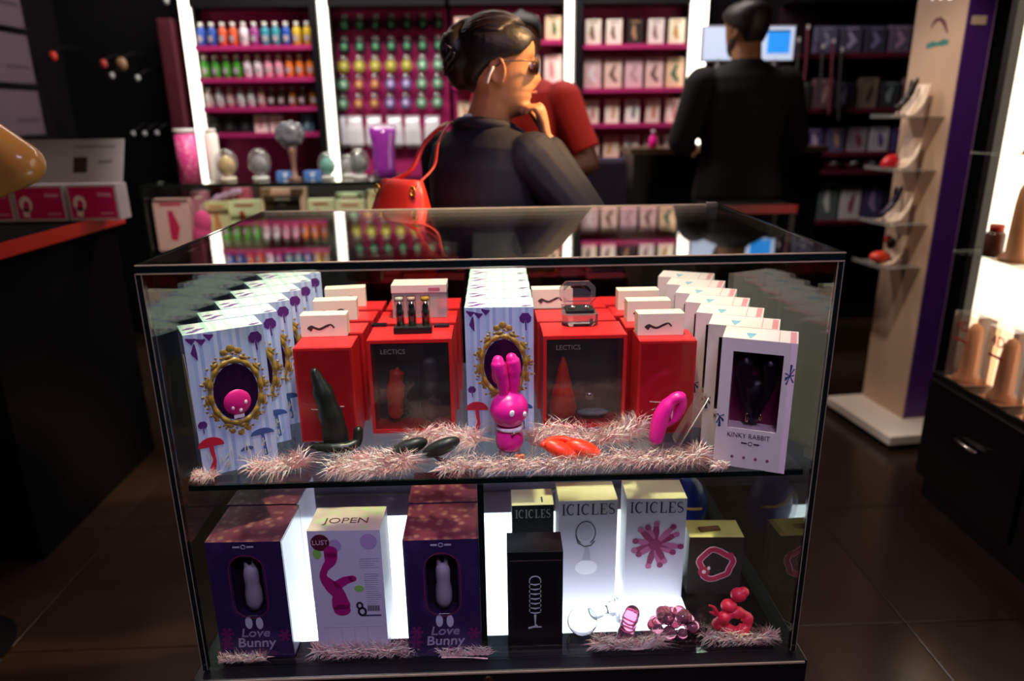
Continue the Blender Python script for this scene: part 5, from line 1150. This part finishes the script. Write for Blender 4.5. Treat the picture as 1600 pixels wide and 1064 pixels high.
for k, yy in enumerate((1.08, .9, .72)): molded('beige molded product on the middle glass shelf, %s from the end panel' % ('first', 'second', 'third')[k], 'molded products on the middle shelf', yy, shz[1], .24, .029)
for k, yy in enumerate((1.06, .9, .74)): molded('beige molded product on the upper glass shelf, %s from the end panel' % ('first', 'second', 'third')[k], 'molded products on the upper shelf', yy, shz[2], .25, .029)
for k, yy in enumerate((1.17, .98)):
    t = thing('dark_jar', 'small dark jar between molded products on the middle shelf', 'jar', (1.56, yy, shz[1]), 0, 'dark jars on the middle shelf')
    MB().lathe([(.026, 0), (.028, .005), (.028, .07), (.02, .08)], 14).build('jar_body', pm('jar_brown', '#4a2a20', .25), t, True); MB().lathe([(.02, .08), (.021, .1), (.0001, .101)], 12).build('lid', flat('#a82c20'), t, True)

# ------------------------------------------------------------------ left side: black table, cartons, mannequin, wall pieces
t = thing('black_table', 'black draped table with red edge at the left', 'table', (-1.43, 1.0, 0))
MB().box(-.9, 0, .0, .84, .965, .995).build('table_top', pm('table_cloth_black', '#080608', .95, spec=.1), t)
MB().box(0.0005, .008, 0, .845, .955, .9985).build('red_edge', pm('edge_red_bright', '#c01c14', .4), t)
MB().box(-.88, -.02, .02, .82, 0, .964).build('drape', pm('drape_black', '#060506', .95, spec=.1), t)
mgp = pm('carton_magenta', '#b3185c', .4, nz=.06)
zt = .9955
for i, (x0, x1) in enumerate(((-1.83, -1.652), (-1.645, -1.468), (-1.461, -1.436+.06))):
    pass
bxs = [(0, 24, 'end'), (27, 106, 'second'), (111, 188, 'third')]
for i, (p0, p1, q) in enumerate(bxs):
    a = aty(p0 if i else -60, 340, 1.62); b = aty(p1, 338, 1.62); w_ = b.x-a.x
    t = thing('magenta_carton', ('magenta carton at the left end of the row on the black table', 'magenta carton with white figure panel on the black table', 'magenta carton at the corner of the black table')[i], 'box', ((a.x+b.x)/2, 1.62, zt), radians(0), 'magenta cartons on the black table')
    MB().box(-w_/2, w_/2, 0, .08, 0, .125).build('carton', pm('carton_grey_white', '#a89ca4', .5), t)
    MB().box(-w_/2+.008, w_/2-.008, -.0006, 0, .008, .117).build('front_print', mgp, t)
    MB().disc(-w_/2+.04, .06, .022, .028, -.0012, n=14).stroke([(-w_/2+.04, .05), (-w_/2+.035, .014)], .022, -.0012).build('figure_print', flat('#d8c0c8'), t)
    MB().disc(-w_/2+.042, .056, .01, .016, -.0018, n=12).build('inner_print', mgp, t)
    MB().stroke([(.02, .09), (w_/2-.02, .088)], .012, -.0012).stroke([(.02, .024), (w_/2-.02, .024)], .006, -.0012).build('title_print', flat('#c87a9c'), t)
a = aty(40, 282, 1.71); b = aty(188, 279, 1.71)
t = thing('header_board', 'pale grey printed header board leaning behind the magenta cartons', 'sign', (0, 1.705, zt), 0)
Mx = Matrix.Translation((0, .0, 0)) @ Matrix.Rotation(radians(-24), 4, 'X')
MB().box(a.x-.2, b.x-.02, 0, .006, .002, .3, 0, Mx).build('board', pm('board_grey', '#9a949c', .5), t)
MB().box(b.x-.2, b.x-.15, -.001, 0, .17, .23, 0, Mx).build('photo_print', flat('#2a2024'), t)
MB().stroke([(b.x-.11, .21), (b.x-.06, .213)], .01, -.001, .001, 0, Mx).stroke([(b.x-.2, .27), (b.x-.05, .27)], .006, -.001, .001, 0, Mx).build('title_print', flat('#6a646c'), t)
# mannequin with bent arm
t = thing('mannequin', 'glossy tan mannequin with hand on hip at the left edge', 'mannequin', (-1.45, .6, 0), radians(-20))
mm = pm('mannequin_tan', '#dc9c52', .25, nz=.06, coat=.5)
b_ = MB(); torso(b_, 1.72, .98, 0)
el = Vector((.06, .0, 0))
E_ = aty(34, 256, .6); dz = E_-Vector((-1.45, .6, 0)); el = Vector((dz.x*cos(radians(20))-dz.y*sin(radians(20)), dz.x*sin(radians(20))+dz.y*cos(radians(20)), dz.z))
el = R3(dz, radians(-20))
b_ = MB(); torso(b_, 1.72, .92)
S_ = R3(Vector((.16, 0, 1.46)), radians(-20)); Wp = R3(Vector((.13, 0, 1.12)), radians(-20))
b_.tube([S_, S_.lerp(el, .5), el], [.062, .054, .046], 16, round_=True); b_.tube([el, el.lerp(Wp, .4), Wp], [.046, .043, .03], 16, round_=True)
S2 = R3(Vector((-.13, 0, 1.4)), radians(-20)); b_.tube([S2, S2+Vector((-.1, .1, -.28)), S2+Vector((-.03, .1, -.55))], [.06, .046, .03], 14, round_=True)
b_.tube([(0, 0, 1.38), (0, 0, 1.5)], [.06, .05], 14)
for s in (-1, 1): b_.tube([(0, s*.09, .86), (.01, s*.085, .62), (.01, s*.085, .5)], [.085, .075, .068], 14, round_=True)
b_.tube(spl([Wp, Wp+Vector((.03, 0, -.05)), Wp+Vector((.02, 0, -.1))], 3), [.03, .034, .034, .03, .026, .022, .018], 10, round_=True)
organic('figure', b_, .008, mm, t, 3)
MB().tube([(0, 0, .012), (0, 0, .5)], .016, 12).build('pole', blk, t); MB().lathe([(.15, 0), (.15, .008), (.02, .014)], 28).build('base_plate', blk, t)
# left wall pieces
Xw = XL+.002
for k, (y0, y1) in enumerate(((-60, 48), (54, 132), (139, 212))):
    a = atx(20, y0, Xw+.12); b = atx(20, y1, Xw+.12)
    t = thing('wall_panel_box', ('topmost', 'middle', 'lowest')[k]+' dim mauve carton stacked on the left wall shelf', 'box', (Xw+.06, 2.84, b.z+.004), 0, 'mauve cartons by the left wall')
    h_ = a.z-b.z-.014; MB().box(-.058, .14, -.36, .11, 0, h_).build('carton', pm('carton_mauve', '#54424f', .5, nz=.1), t)
    MB().box(.1402, .141, -.1, .08, h_*.3, h_*.36).build('title_print', flat('#3a2c3a'), t); MB().box(-.03, .12, -.3608, -.36, h_*.4, h_*.46).build('side_print_or_sheen', flat('#3a2c3a'), t)
    MB().box(-.058, .15, -.37, .12, -.006, -.0005).build('shelf_board', pst, t)
t = thing('wine_column', 'dark wine red upholstered column beside the bottle rack', 'column', (-1.815, 3.5, 0))
MB().box(-.045, .045, -.05, .11, 0, 1.88).build('shaft', pm('column_wine', '#4a1020', .6, nz=.2), t, bev=.01); MB().box(-.055, .055, -.06, .112, 0, .08).build('base_block', blk, t)
for i, (px, py, hx, r, nm) in enumerate(((83, 88, '#c83a2a', .022, 'red'), (162, 100, '#a83a3a', .02, 'rose red'), (190, 100, '#8a6a4a', .03, 'tan'), (175, 118, '#b0b4b4', .014, 'silver'), (215, 122, '#b0b4b4', .014, 'silver'), (208, 209, '#a8acac', .012, 'silver'), (226, 209, '#a8acac', .012, 'silver'), (245, 208, '#a8acac', .012, 'silver'), (260, 2, '#a8acac', .014, 'silver'))):
    p = aty(px, py, 3.3)
    if p.x < XL+.1: p = atx(px, py, XL+.1); on_left = True
    else: on_left = False
    t = thing('hanging_charm', ('%s trinket hanging on the dark left wall' % nm) if nm != 'silver' else 'small silver trinket hanging in the dark left corner', 'trinket', p, 0, 'trinkets on the dark wall')
    MB().ell((0, 0, 0), (r, r*.7, r*1.2), 12, 8).build('pendant', pm('charm_'+hx, hx, .3), t, True)
    if on_left: MB().tube([(0, 0, r), (-.04, 0, r+.05), (-.1, 0, r+.05)], .002, 5).build('cord', pm('cord_black', '#18161a', .6), t)
    else: MB().tube([(0, 0, r), (0, .15, r+.04), (0, YB-3.3, r+.04)], .002, 5).build('cord', pm('cord_black', '#18161a', .6), t)
